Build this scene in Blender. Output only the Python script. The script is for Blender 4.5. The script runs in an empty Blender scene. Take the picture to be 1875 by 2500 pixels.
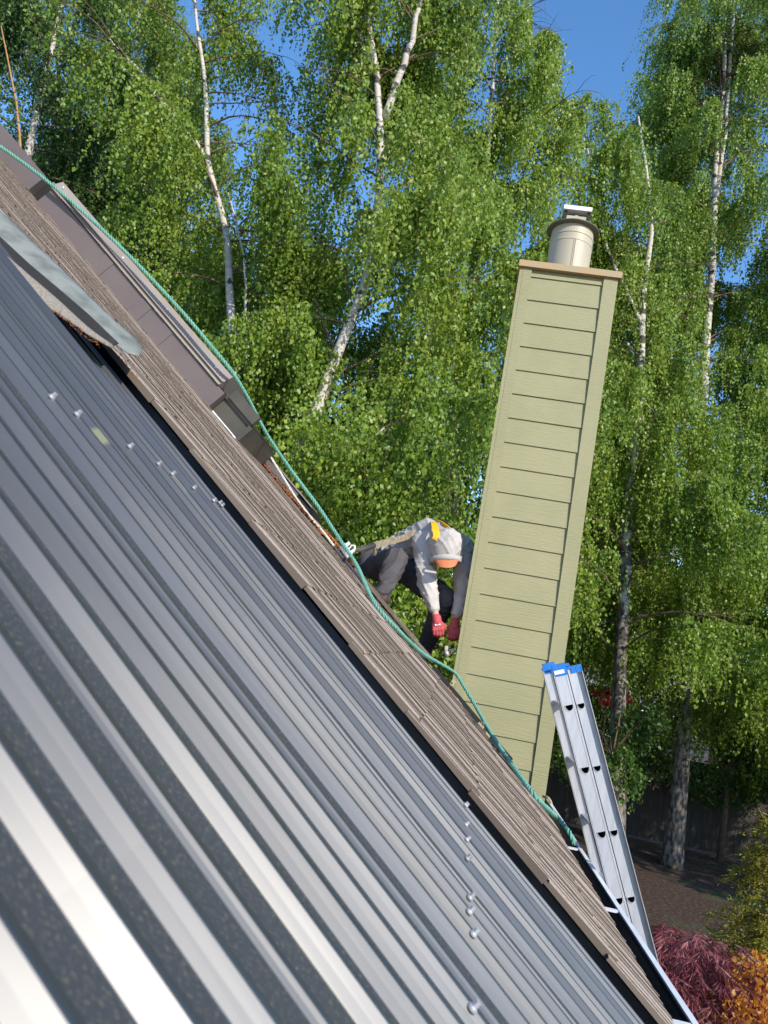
import bpy, bmesh, math, random
import numpy as np
from mathutils import Vector, Matrix
SC = bpy.context.scene
COL = SC.collection
R = math.radians
rnd = random.Random(7)
# ------------------------------------------------------------------ camera
PIT, ROL, HEA, FPX, TH = R(9.354), R(10.496), R(6.7745), 1871.8, R(39.417)
EYE = np.array([0.0, 0.0, 3.4])
FW = np.array([-math.sin(HEA)*math.cos(PIT), math.cos(HEA)*math.cos(PIT), math.sin(PIT)])
_rt = np.array([math.cos(HEA), math.sin(HEA), 0.0]); _up = np.cross(_rt, FW)
IR = _rt*math.cos(ROL) + _up*math.sin(ROL)
ID = _rt*math.sin(ROL) - _up*math.cos(ROL)
cam = bpy.data.cameras.new('camera'); camo = bpy.data.objects.new('camera', cam); COL.objects.link(camo)
m = Matrix.Identity(4)
for i in range(3):
    m[i][0] = IR[i]; m[i][1] = -ID[i]; m[i][2] = -FW[i]; m[i][3] = EYE[i]
camo.matrix_world = m
cam.sensor_fit = 'VERTICAL'; cam.sensor_height = 24.0; cam.lens = FPX/2500*24
cam.clip_start = 0.02; cam.clip_end = 3000
cam.dof.use_dof = True; cam.dof.focus_distance = 5.0; cam.dof.aperture_fstop = 8.0
SC.camera = camo
# ------------------------------------------------------------------ light
SUN = np.array([0.565, -0.645, 0.515]); SUN /= np.linalg.norm(SUN)
w = bpy.data.worlds.new('World'); SC.world = w; w.use_nodes = True
nt = w.node_tree; N = nt.nodes; L = nt.links
bg = N['Background']; sky = N.new('ShaderNodeTexSky'); sky.sky_type = 'NISHITA'; sky.sun_disc = False
sky.sun_elevation = math.asin(SUN[2]); sky.sun_rotation = math.atan2(SUN[0], SUN[1])
sky.air_density = 1.0; sky.dust_density = 0.3; sky.ozone_density = 2.5
bg.inputs['Strength'].default_value = 0.15
tc = N.new('ShaderNodeTexCoord'); sep = N.new('ShaderNodeSeparateXYZ'); L.new(tc.outputs['Generated'], sep.inputs[0])
mp = N.new('ShaderNodeMapping'); mp.inputs['Scale'].default_value = (2.2, 2.2, 6.0); L.new(tc.outputs['Generated'], mp.inputs[0])
nz = N.new('ShaderNodeTexNoise'); nz.inputs['Scale'].default_value = 2.0; nz.inputs['Detail'].default_value = 6; L.new(mp.outputs[0], nz.inputs['Vector'])
hr = N.new('ShaderNodeMapRange'); hr.inputs['From Min'].default_value = 0.22; hr.inputs['From Max'].default_value = 0.02
hr.inputs['To Min'].default_value = -0.45; hr.inputs['To Max'].default_value = 0.35; L.new(sep.outputs['Z'], hr.inputs['Value'])
ad = N.new('ShaderNodeMath'); ad.operation = 'ADD'; L.new(nz.outputs['Fac'], ad.inputs[0]); L.new(hr.outputs[0], ad.inputs[1])
cr = N.new('ShaderNodeMapRange'); cr.interpolation_type = 'SMOOTHSTEP'; cr.inputs['From Min'].default_value = 0.45; cr.inputs['From Max'].default_value = 0.75; L.new(ad.outputs[0], cr.inputs['Value'])
hs = N.new('ShaderNodeHueSaturation'); hs.inputs['Saturation'].default_value = 1.2; hs.inputs['Value'].default_value = 1.5; L.new(sky.outputs[0], hs.inputs['Color'])
mx = N.new('ShaderNodeMixRGB'); mx.inputs['Color2'].default_value = (4.3, 4.5, 5.0, 1); L.new(cr.outputs[0], mx.inputs['Fac']); L.new(hs.outputs[0], mx.inputs['Color1'])
L.new(mx.outputs[0], bg.inputs['Color'])
sl = bpy.data.lights.new('sun', 'SUN'); sl.energy = 4.2; sl.angle = R(0.5); sl.color = (1.0, 0.93, 0.82)
so = bpy.data.objects.new('sun', sl); COL.objects.link(so)
so.rotation_euler = Vector(SUN).to_track_quat('Z', 'Y').to_euler()
vs = SC.view_settings; vs.view_transform = 'Standard'; vs.look = 'None'; vs.gamma = 1.0; vs.exposure = 0.35
# ------------------------------------------------------------------ geometry frames
def ray(x, y): return FW + (x-937.5)/FPX*IR + (y-1250)/FPX*ID
def at(x, y, Y):                      # a world point seen at a photo pixel, at distance Y along the ridge direction
    d = ray(x, y); return EYE + d*(Y/d[1])
NV = np.array([math.sin(TH), 0, math.cos(TH)]); SV = np.array([-math.cos(TH), 0, math.sin(TH)]); YV = np.array([0, 1.0, 0])
def rp(s, y, n): return EYE + SV*s + YV*y + NV*n
def rs(x, y, Y): return float((at(x, y, Y)-EYE) @ SV)
def onroof(x, y, n):
    d = ray(x, y); return EYE + d*(n/(d @ NV))
HM, HS = -0.19, -0.155
# ------------------------------------------------------------------ mesh helpers
class MB:
    def __init__(s): s.v = []; s.f = []; s.a = []
    def add(s, vs_, fs, a=None):
        o = len(s.v); s.v += [tuple(map(float, p)) for p in vs_]; s.f += [[i+o for i in q] for q in fs]
        s.a += [a or (0, 0, 0)]*len(vs_)
    def hexa(s, p, a=None):           # eight corners: bottom ring, top ring
        s.add(p, [(3, 2, 1, 0), (4, 5, 6, 7), (0, 1, 5, 4), (1, 2, 6, 5), (2, 3, 7, 6), (3, 0, 4, 7)], a)
    def box(s, lo, hi, a=None):
        x0, y0, z0 = lo; x1, y1, z1 = hi
        s.hexa([(x0, y0, z0), (x1, y0, z0), (x1, y1, z0), (x0, y1, z0), (x0, y0, z1), (x1, y0, z1), (x1, y1, z1), (x0, y1, z1)], a)
    def rbox(s, s0, s1, y0, y1, n0, n1, a=None):   # a box in the roof's own frame
        s.hexa([rp(s1, y0, n0), rp(s0, y0, n0), rp(s0, y1, n0), rp(s1, y1, n0), rp(s1, y0, n1), rp(s0, y0, n1), rp(s0, y1, n1), rp(s1, y1, n1)], a)
    def obox(s, c, ax, half, a=None):
        c = np.array(c, float); A, B, D = [np.array(q, float)*h for q, h in zip(ax, half)]
        s.hexa([c-A-B-D, c+A-B-D, c+A+B-D, c-A+B-D, c-A-B+D, c+A-B+D, c+A+B+D, c-A+B+D], a)
    def tube(s, pts, rad, k=8, cap=True, a=None):
        P = [np.array(p, float) for p in pts]; n = len(P)
        if not hasattr(rad, '__len__'): rad = [rad]*n
        t = P[1]-P[0]; t /= np.linalg.norm(t)
        u = np.cross(t, [0, 0, 1.0] if abs(t[2]) < .9 else [1.0, 0, 0]); u /= np.linalg.norm(u)
        vs_ = []
        for i in range(n):
            t = P[min(i+1, n-1)]-P[max(i-1, 0)]; t = t/(np.linalg.norm(t)+1e-12)
            u = u-t*(u@t); u /= np.linalg.norm(u)+1e-12; v = np.cross(t, u)
            for j in range(k):
                q = 2*math.pi*j/k; vs_.append(P[i]+rad[i]*(math.cos(q)*u+math.sin(q)*v))
        fs = [(i*k+j, i*k+(j+1) % k, (i+1)*k+(j+1) % k, (i+1)*k+j) for i in range(n-1) for j in range(k)]
        if cap: fs += [tuple(range(k-1, -1, -1)), tuple((n-1)*k+j for j in range(k))]
        s.add(vs_, fs, a)
    def lathe(s, c, prof, k=40, ax=None):
        vs_ = []; n = len(prof); c = np.array(c, float)
        for r_, z_ in prof:
            for j in range(k):
                q = 2*math.pi*j/k; vs_.append(c+np.array([r_*math.cos(q), r_*math.sin(q), z_]))
        fs = [(i*k+j, i*k+(j+1) % k, (i+1)*k+(j+1) % k, (i+1)*k+j) for i in range(n-1) for j in range(k)]
        fs += [tuple(range(k-1, -1, -1)), tuple((n-1)*k+j for j in range(k))]
        s.add(vs_, fs)
    def ribbon(s, pts, side, wd, th):
        P = [np.array(p, float) for p in pts]
        if len(P) > 2:
            Q = []
            for i in range(len(P)-1):
                p0, p1, p2, p3 = P[max(i-1, 0)], P[i], P[i+1], P[min(i+2, len(P)-1)]
                for t in np.linspace(0, 1, 5, endpoint=False): Q.append(.5*((2*p1)+(-p0+p2)*t+(2*p0-5*p1+4*p2-p3)*t*t+(-p0+3*p1-3*p2+p3)*t**3))
            P = Q+[P[-1]]
        n = len(P); vs_ = []
        for i in range(n):
            t = P[min(i+1, n-1)]-P[max(i-1, 0)]; t /= np.linalg.norm(t); b = np.array(side, float); b = b-t*(b@t); b /= np.linalg.norm(b); nn = np.cross(t, b)
            vs_ += [P[i]+b*wd/2*e+nn*th/2*f for e, f in ((-1, -1), (1, -1), (1, 1), (-1, 1))]
        fs = [(i*4+j, i*4+(j+1) % 4, i*4+4+(j+1) % 4, i*4+4+j) for i in range(n-1) for j in range(4)]+[(3, 2, 1, 0), (n*4-4, n*4-3, n*4-2, n*4-1)]
        s.add(vs_, fs)
    def build(s, name, mat, parent=None, smooth=False):
        me = bpy.data.meshes.new(name); me.from_pydata(s.v, [], s.f); me.update()
        if any(s.a):
            at_ = me.attributes.new('suv', 'FLOAT_VECTOR', 'POINT'); at_.data.foreach_set('vector', np.array(s.a, np.float32).ravel())
        return link(name, me, mat, parent, smooth)
def link(name, me, mat, parent=None, smooth=False):
    o = bpy.data.objects.new(name, me); COL.objects.link(o)
    if mat: me.materials.append(mat)
    if smooth: me.polygons.foreach_set('use_smooth', [True]*len(me.polygons))
    if parent is not None:
        o.parent = parent; o.matrix_parent_inverse = parent.matrix_world.inverted()
    return o
def bigmesh(name, V, F, mat, parent=None, attr=None):     # numpy: V (n,3), F (m,3)
    me = bpy.data.meshes.new(name); me.vertices.add(len(V)); me.vertices.foreach_set('co', V.astype(np.float32).ravel())
    me.loops.add(F.size); me.loops.foreach_set('vertex_index', F.astype(np.int32).ravel())
    me.polygons.add(len(F)); me.polygons.foreach_set('loop_start', np.arange(0, F.size, F.shape[1], dtype=np.int32))
    me.update(calc_edges=True)
    if attr is not None:
        a = me.attributes.new('lc', 'FLOAT', 'POINT'); a.data.foreach_set('value', attr.astype(np.float32))
    return link(name, me, mat, parent)
def tag(o, label=None, cat=None, group=None, kind=None):
    if label: o['label'] = label
    if cat: o['category'] = cat
    if group: o['group'] = group
    if kind: o['kind'] = kind
    return o
def thing(name, loc, label, cat, group=None):
    o = bpy.data.objects.new(name, None); COL.objects.link(o); o.location = [float(q) for q in loc]
    o.empty_display_size = .1
    o.matrix_world = Matrix.Translation(Vector([float(q) for q in loc]))
    return tag(o, label, cat, group)
# ------------------------------------------------------------------ materials
def new_mat(name):
    mt = bpy.data.materials.new(name); mt.use_nodes = True
    return mt, mt.node_tree.nodes, mt.node_tree.links, mt.node_tree.nodes['Principled BSDF']
def ramp(n, l, fac, stops):
    r_ = n.new('ShaderNodeValToRGB'); e = r_.color_ramp.elements
    while len(e) < len(stops): e.new(0.5)
    for q, (p, c) in zip(e, stops): q.position = p; q.color = (*c, 1)
    l.new(fac, r_.inputs[0]); return r_.outputs[0]
def noise(n, l, scale, stretch=(1, 1, 1), detail=5, src=None, rough=.55):
    if src is None:
        t = n.new('ShaderNodeTexCoord'); src = t.outputs['Object']
    mp_ = n.new('ShaderNodeMapping'); mp_.inputs['Scale'].default_value = stretch; l.new(src, mp_.inputs[0])
    z = n.new('ShaderNodeTexNoise'); z.inputs['Scale'].default_value = scale; z.inputs['Detail'].default_value = detail
    z.inputs['Roughness'].default_value = rough; l.new(mp_.outputs[0], z.inputs['Vector']); return z.outputs['Fac']
def mat(name, c1, c2=None, scale=8, stretch=(1, 1, 1), rough=.6, metal=0, bump=0, bscale=None, lo=.35, hi=.65, spec=.5, bstretch=None):
    mt, n, l, b = new_mat(name); b.inputs['Roughness'].default_value = rough; b.inputs['Metallic'].default_value = metal
    b.inputs['Specular IOR Level'].default_value = spec
    if c2 is None: c2 = tuple(q*.85 for q in c1)
    f = noise(n, l, scale, stretch); l.new(ramp(n, l, f, [(lo, c1), (hi, c2)]), b.inputs['Base Color'])
    if bump:
        f2 = noise(n, l, bscale or scale*4, bstretch or stretch); bp = n.new('ShaderNodeBump'); bp.inputs['Strength'].default_value = bump
        bp.inputs['Distance'].default_value = .01; l.new(f2, bp.inputs['Height']); l.new(bp.outputs[0], b.inputs['Normal'])
    return mt
def math_(n, l, op, a, b_=None, c=None):
    q = n.new('ShaderNodeMath'); q.operation = op
    for i, v_ in enumerate((a, b_, c)):
        if v_ is None: continue
        if isinstance(v_, (int, float)): q.inputs[i].default_value = v_
        else: l.new(v_, q.inputs[i])
    return q.outputs[0]
def mixc(n, l, fac, a, b_):
    q = n.new('ShaderNodeMixRGB')
    for i, v_ in enumerate((fac, a, b_)):
        if isinstance(v_, tuple): q.inputs[i].default_value = (*v_, 1)
        elif isinstance(v_, (int, float)): q.inputs[i].default_value = v_
        else: l.new(v_, q.inputs[i])
    return q.outputs[0]
M = {}
# shingles: weathered grey brown, grain running down the slope; suv = (along slope, along ridge, groove depth 0..1)
mt, n, l, b = new_mat('weathered_shingle')
at_ = n.new('ShaderNodeAttribute'); at_.attribute_name = 'suv'; sp = n.new('ShaderNodeSeparateXYZ'); l.new(at_.outputs['Vector'], sp.inputs[0])
f1 = noise(n, l, 1.0, (3, 60, 0), 6, at_.outputs['Vector']); f2 = noise(n, l, 1.0, (90, 160, 0), 3, at_.outputs['Vector']); f3 = noise(n, l, 1.0, (1.5, 3, 0), 4, at_.outputs['Vector'])
c = ramp(n, l, f1, [(.30, (.28, .215, .165)), (.52, (.51, .41, .33)), (.75, (.66, .55, .46))])
c = mixc(n, l, math_(n, l, 'MULTIPLY', f3, .7), c, (.36, .27, .205))
sg = n.new('ShaderNodeMapRange'); sg.inputs['From Min'].default_value = .35; sg.inputs['From Max'].default_value = .65; l.new(f2, sg.inputs['Value'])
mm = n.new('ShaderNodeMixRGB'); mm.blend_type = 'MULTIPLY'; mm.inputs[0].default_value = .75; l.new(c, mm.inputs[1]); l.new(ramp(n, l, sg.outputs[0], [(0, (.55, .55, .55)), (1, (1.15, 1.15, 1.15))]), mm.inputs[2])
c = mixc(n, l, sp.outputs['Z'], mm.outputs[0], (.05, .04, .032)); l.new(c, b.inputs['Base Color']); b.inputs['Roughness'].default_value = .9
b.inputs['Specular IOR Level'].default_value = .2
bp = n.new('ShaderNodeBump'); bp.inputs['Strength'].default_value = .6; bp.inputs['Distance'].default_value = .004; l.new(math_(n, l, 'ADD', f1, math_(n, l, 'MULTIPLY', f2, .5)), bp.inputs['Height']); l.new(bp.outputs[0], b.inputs['Normal'])
M['shingle'] = mt
# corrugated sheet: suv = (along slope, along ridge, valley 0..1)
mt, n, l, b = new_mat('corrugated_steel')
at_ = n.new('ShaderNodeAttribute'); at_.attribute_name = 'suv'; sp = n.new('ShaderNodeSeparateXYZ'); l.new(at_.outputs['Vector'], sp.inputs[0])
fd = noise(n, l, 1.0, (60, 260, 0), 5, at_.outputs['Vector']); fs_ = noise(n, l, 1.0, (260, 600, 0), 3, at_.outputs['Vector']); fl = noise(n, l, 1.0, (.8, 9, 0), 4, at_.outputs['Vector'])
base = ramp(n, l, fl, [(.3, (.138, .135, .13)), (.7, (.195, .191, .185))])
dirt = math_(n, l, 'MULTIPLY', sp.outputs['Z'], math_(n, l, 'ADD', .62, math_(n, l, 'MULTIPLY', fd, .6)))
dq = n.new('ShaderNodeMapRange'); dq.interpolation_type = 'SMOOTHSTEP'; dq.inputs['From Min'].default_value = .25; dq.inputs['From Max'].default_value = .75; l.new(dirt, dq.inputs['Value'])
spk = n.new('ShaderNodeMapRange'); spk.inputs['From Min'].default_value = .56; spk.inputs['From Max'].default_value = .68; l.new(fs_, spk.inputs['Value'])
dcol = mixc(n, l, spk.outputs[0], (.038, .042, .046), (.15, .15, .095))
ys_ = None
for (q, ls, lys) in (((246, 1064), .02, .020), ((281, 1088), .030, .020), ((440, 1182), .03, .022), ((735, 2300), .15, .018)):
    p_ = onroof(*q, HM); s_, y_ = float((p_-EYE) @ SV), p_[1]
    a_ = math_(n, l, 'SUBTRACT', 1.0, math_(n, l, 'DIVIDE', math_(n, l, 'ABSOLUTE', math_(n, l, 'SUBTRACT', sp.outputs['X'], s_)), ls)); b_ = math_(n, l, 'SUBTRACT', 1.0, math_(n, l, 'DIVIDE', math_(n, l, 'ABSOLUTE', math_(n, l, 'SUBTRACT', sp.outputs['Y'], y_)), lys))
    mk = math_(n, l, 'MINIMUM', math_(n, l, 'MULTIPLY', a_, 3), math_(n, l, 'MULTIPLY', b_, 3)); ys_ = mk if ys_ is None else math_(n, l, 'MAXIMUM', ys_, mk)
yc = n.new('ShaderNodeClamp'); l.new(math_(n, l, 'MULTIPLY', ys_, .75), yc.inputs[0])
base = mixc(n, l, yc.outputs[0], base, (.42, .39, .22))  # pale yellow marks; the long one is a sheen painted into the colour
c = mixc(n, l, dq.outputs[0], base, dcol); l.new(c, b.inputs['Base Color'])
l.new(math_(n, l, 'SUBTRACT', .9, math_(n, l, 'MULTIPLY', dq.outputs[0], .85)), b.inputs['Metallic'])
fr_ = noise(n, l, 1.0, (2.5, 14, 0), 5, at_.outputs['Vector'])
l.new(math_(n, l, 'ADD', math_(n, l, 'ADD', .355, math_(n, l, 'MULTIPLY', fr_, .16)), math_(n, l, 'MULTIPLY', dq.outputs[0], .35)), b.inputs['Roughness'])
bp = n.new('ShaderNodeBump'); bp.inputs['Strength'].default_value = .25; bp.inputs['Distance'].default_value = .002; l.new(math_(n, l, 'MULTIPLY', fs_, dq.outputs[0]), bp.inputs['Height']); l.new(bp.outputs[0], b.inputs['Normal'])
M['steel'] = mt
M['navy'] = mat('dark_flashing', (.02, .023, .034), (.014, .016, .022), rough=.45)
M['black'] = mat('black_membrane_and_shade', (.012, .012, .012), (.02, .018, .016), rough=.8)
M['screw'] = mat('zinc_screw', (.58, .57, .58), (.42, .42, .43), rough=.5, metal=.5)
M['brownmetal'] = mat('brown_cladding', (.130, .106, .103), (.150, .123, .118), 3, rough=.5, bump=.08, bscale=60)
M['tanmetal'] = mat('tan_cladding', (.24, .20, .17), (.275, .23, .20), 5, rough=.5)
M['olive'] = mat('dark_olive_flashing', (.085, .078, .06), (.06, .054, .042), 6, rough=.5)
M['charcoal'] = mat('charcoal_cladding', (.125, .12, .125), (.145, .14, .145), 4, rough=.55)
M['galv'] = mat('weathered_galvanised', (.215, .225, .20), (.10, .108, .095), 14, rough=.6, metal=0, bump=.25, bscale=40, lo=.42, hi=.68, spec=.3)
M['felt'] = mat('mineral_felt', (.38, .33, .27), (.16, .14, .12), 260, rough=.95, bump=.5, bscale=300, lo=.3, hi=.7, spec=.1)
M['wall'] = mat('house_wall', (.30, .30, .20), (.27, .27, .18), 3, rough=.7)
# green paint over wood-grain boards
mt, n, l, b = new_mat('green_paint')
f1 = noise(n, l, 3, (1, 1, .7), 4); f2 = noise(n, l, 1.0, (9, 9, 190), 6); f3 = noise(n, l, 40, (1, 1, .25), 3)
c = ramp(n, l, f1, [(.3, (.275, .258, .128)), (.7, (.312, .29, .147))])
ch = n.new('ShaderNodeMapRange'); ch.inputs['From Min'].default_value = .78; ch.inputs['From Max'].default_value = .82; l.new(f3, ch.inputs['Value'])
c = mixc(n, l, ch.outputs[0], c, (.20, .17, .10)); l.new(c, b.inputs['Base Color']); b.inputs['Roughness'].default_value = .55
bp = n.new('ShaderNodeBump'); bp.inputs['Strength'].default_value = .8; bp.inputs['Distance'].default_value = .004; l.new(f2, bp.inputs['Height']); l.new(bp.outputs[0], b.inputs['Normal'])
M['green'] = mt
M['capwood'] = mat('rusty_tan_cap', (.42, .27, .13), (.36, .29, .16), 5, (1, 1, 3), rough=.6, lo=.4, hi=.6, bump=.1)
M['pipe'] = mat('painted_flue', (.44, .385, .27), (.41, .36, .25), 6, rough=.5, bump=.04)
M['pipedark'] = mat('dark_flue_collar', (.10, .10, .075), (.13, .125, .09), 9, rough=.6)
M['white'] = mat('white_metal', (.80, .80, .78), (.74, .74, .72), 12, rough=.4)
M['cream'] = mat('peeling_cream_paint', (.62, .55, .36), (.5, .42, .26), 30, rough=.8, bump=.4)
M['alu'] = mat('aluminium', (.56, .56, .585), (.48, .485, .51), 6, (8, 8, 1), rough=.42, metal=.45, bump=.06, bscale=90)
M['alud'] = mat('aluminium_inside', (.40, .38, .38), (.34, .32, .32), 7, rough=.5, metal=.5)
M['bore'] = mat('shaded_bore', (.07, .06, .07), (.05, .045, .05), 9, rough=.7)  # dark tone stands in for the shade inside the hollow rungs
M['blue'] = mat('blue_plastic', (.01, .17, .55), (.01, .14, .46), 20, rough=.4)
M['darkhole'] = mat('dark_rubber', (.03, .03, .03), rough=.7)
M['rope'] = mat('green_rope', (.17, .42, .32), (.11, .31, .24), 60, rough=.7, bump=.5, bscale=400)
M['whiterope'] = mat('white_cord', (.66, .62, .55), (.5, .46, .40), 90, rough=.8, bump=.4, bscale=400)
M['darkrope'] = mat('dark_cord', (.04, .05, .07), (.08, .09, .11), 120, rough=.8)
M['tanrope'] = mat('tan_cord', (.46, .36, .2), (.34, .26, .14), 90, rough=.85)
M['webbing'] = mat('tan_webbing', (.40, .32, .2), (.20, .17, .12), 26, rough=.8, bump=.3, bscale=200)
M['yellow'] = mat('yellow_webbing', (.80, .48, .01), (.70, .40, .01), 40, rough=.6)
M['litter'] = mat('orange_litter', (.38, .13, .035), (.22, .085, .03), 30, rough=.9)
M['hoodie'] = mat('grey_sweatshirt', (.50, .465, .43), (.42, .39, .36), 7, rough=.9, bump=.35, bscale=14, spec=.15)
M['trouser'] = mat('charcoal_trousers', (.095, .086, .088), (.07, .064, .066), 6, rough=.85, bump=.4, bscale=16, spec=.2)
M['skin'] = mat('skin', (.55, .30, .21), (.50, .26, .18), 20, rough=.5)
M['glove'] = mat('red_glove', (.52, .085, .09), (.42, .06, .07), 40, rough=.75, bump=.3, bscale=120)
M['capbill'] = mat('orange_cap', (.62, .20, .08), (.56, .17, .07), 20, rough=.7)
M['boot'] = mat('brown_boot', (.10, .065, .05), (.06, .04, .033), 20, rough=.7)
M['sole'] = mat('boot_sole', (.14, .10, .07), rough=.8)
M['gutterwhite'] = mat('white_gutter', (.74, .75, .78), (.66, .67, .7), 14, rough=.45)
M['hair'] = mat('dark_hair', (.03, .02, .015), rough=.6)
# bark
mt, n, l, b = new_mat('birch_bark')
f1 = noise(n, l, 3.2, (1, 1, 1.6), 4); f2 = noise(n, l, 9, (.7, .7, 7), 3); f3 = noise(n, l, 1.5, (1, 1, .5), 3)
c = ramp(n, l, f1, [(.38, (.50, .44, .37)), (.54, (.56, .51, .45)), (.60, (.05, .04, .035))])
dk = n.new('ShaderNodeMapRange'); dk.inputs['From Min'].default_value = .60; dk.inputs['From Max'].default_value = .66; l.new(f2, dk.inputs['Value'])
c = mixc(n, l, dk.outputs[0], c, (.07, .055, .045)); l.new(c, b.inputs['Base Color']); b.inputs['Roughness'].default_value = .75
bp = n.new('ShaderNodeBump'); bp.inputs['Strength'].default_value = .5; bp.inputs['Distance'].default_value = .02; l.new(f2, bp.inputs['Height']); l.new(bp.outputs[0], b.inputs['Normal'])
M['bark'] = mt
mt = mt.copy(); mt.name = 'birch_bark_rugged_foot'; n = mt.node_tree.nodes; l = mt.node_tree.links; b = n['Principled BSDF']
src = b.inputs['Base Color'].links[0].from_socket; t_ = n.new('ShaderNodeTexCoord'); sp = n.new('ShaderNodeSeparateXYZ'); l.new(t_.outputs['Object'], sp.inputs[0])
zz_ = n.new('ShaderNodeMapRange'); zz_.inputs['From Min'].default_value = 2.0; zz_.inputs['From Max'].default_value = 10.5; zz_.inputs['To Min'].default_value = .78; zz_.inputs['To Max'].default_value = .30; l.new(sp.outputs['Z'], zz_.inputs['Value'])
f4 = noise(n, l, 5, (1, 1, .45), 5); df = math_(n, l, 'SUBTRACT', zz_.outputs[0], f4); dm = n.new('ShaderNodeMapRange'); dm.inputs['From Min'].default_value = -.03; dm.inputs['From Max'].default_value = .05; l.new(df, dm.inputs['Value'])
l.new(mixc(n, l, dm.outputs[0], src, ramp(n, l, noise(n, l, 16, (1, 1, .4), 4), [(.42, (.04, .033, .026)), (.62, (.24, .20, .16))])), b.inputs['Base Color']); M['bark2'] = mt

M['oldbark'] = mat('rugged_bark', (.36, .30, .24), (.04, .034, .028), 5, (1, 1, .45), rough=.9, bump=.9, bscale=12, lo=.47, hi=.53)
M['twig'] = mat('twig_bark', (.16, .10, .06), (.10, .065, .04), 10, rough=.8)
M['orangetwig'] = mat('orange_stem', (.45, .24, .08), (.30, .16, .06), 10, rough=.8)
def leafmat(name, cols, trans=.42, rough=.42):
    mt, n, l, b = new_mat(name); a = n.new('ShaderNodeAttribute'); a.attribute_name = 'lc'
    c = ramp(n, l, a.outputs['Fac'], [(i/(len(cols)-1), q) for i, q in enumerate(cols)])
    l.new(c, b.inputs['Base Color']); b.inputs['Roughness'].default_value = rough; b.inputs['Specular IOR Level'].default_value = .45
    tr = n.new('ShaderNodeBsdfTranslucent'); h = n.new('ShaderNodeHueSaturation'); h.inputs['Value'].default_value = 1.5; h.inputs['Hue'].default_value = .485
    l.new(c, h.inputs['Color']); l.new(h.outputs[0], tr.inputs['Color'])
    s = n.new('ShaderNodeMixShader'); s.inputs[0].default_value = trans; l.new(b.outputs[0], s.inputs[1]); l.new(tr.outputs[0], s.inputs[2])
    l.new(s.outputs[0], n['Material Output'].inputs['Surface']); return mt
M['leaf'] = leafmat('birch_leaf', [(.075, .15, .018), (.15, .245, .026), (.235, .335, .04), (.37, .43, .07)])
M['leafmid'] = leafmat('mid_birch_leaf', [(.095, .17, .018), (.17, .255, .028), (.23, .315, .04)])  # slightly duller greens for the farther birches
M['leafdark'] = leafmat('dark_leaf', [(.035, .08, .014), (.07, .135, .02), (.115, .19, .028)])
M['leafyel'] = leafmat('yellowgreen_needle', [(.12, .125, .012), (.24, .23, .022), (.38, .34, .04)])
M['leafred'] = leafmat('maroon_leaf', [(.15, .035, .045), (.25, .07, .08), (.36, .14, .145)])
M['leaforange'] = leafmat('orange_leaf', [(.38, .14, .02), (.55, .25, .03), (.62, .36, .06)])
M['leafscarlet'] = leafmat('scarlet_leaf', [(.38, .06, .05), (.5, .12, .10)])
# ------------------------------------------------------------------ ground
mt, n, l, b = new_mat('ground_mulch')
f1 = noise(n, l, .35, detail=5); f2 = noise(n, l, 14, detail=5); f3 = noise(n, l, 30, (1, 3, 1))
c = ramp(n, l, f2, [(.3, (.022, .012, .008)), (.55, (.055, .029, .016)), (.75, (.17, .08, .034))])
g = ramp(n, l, f3, [(.3, (.03, .05, .014)), (.7, (.07, .11, .03))])
gm = n.new('ShaderNodeMapRange'); gm.inputs['From Min'].default_value = .52; gm.inputs['From Max'].default_value = .62; l.new(f1, gm.inputs['Value'])
c = mixc(n, l, gm.outputs[0], c, g); l.new(c, b.inputs['Base Color']); b.inputs['Roughness'].default_value = .95
bp = n.new('ShaderNodeBump'); bp.inputs['Strength'].default_value = .8; bp.inputs['Distance'].default_value = .05; l.new(f2, bp.inputs['Height']); l.new(bp.outputs[0], b.inputs['Normal'])
g_ = MB(); K = 48; vs_ = [(0, 0, 0)]
for r_ in (30, 120, 900):
    vs_ += [(r_*math.cos(2*math.pi*k/K), r_*math.sin(2*math.pi*k/K), 0) for k in range(K)]
fs = [(0, 1+k, 1+(k+1) % K) for k in range(K)]
for q in (0, 1): fs += [(1+q*K+k, 1+(q+1)*K+k, 1+(q+1)*K+(k+1) % K, 1+q*K+(k+1) % K) for k in range(K)]
g_.add(vs_, fs); tag(g_.build('ground', mt), kind='structure')
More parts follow.
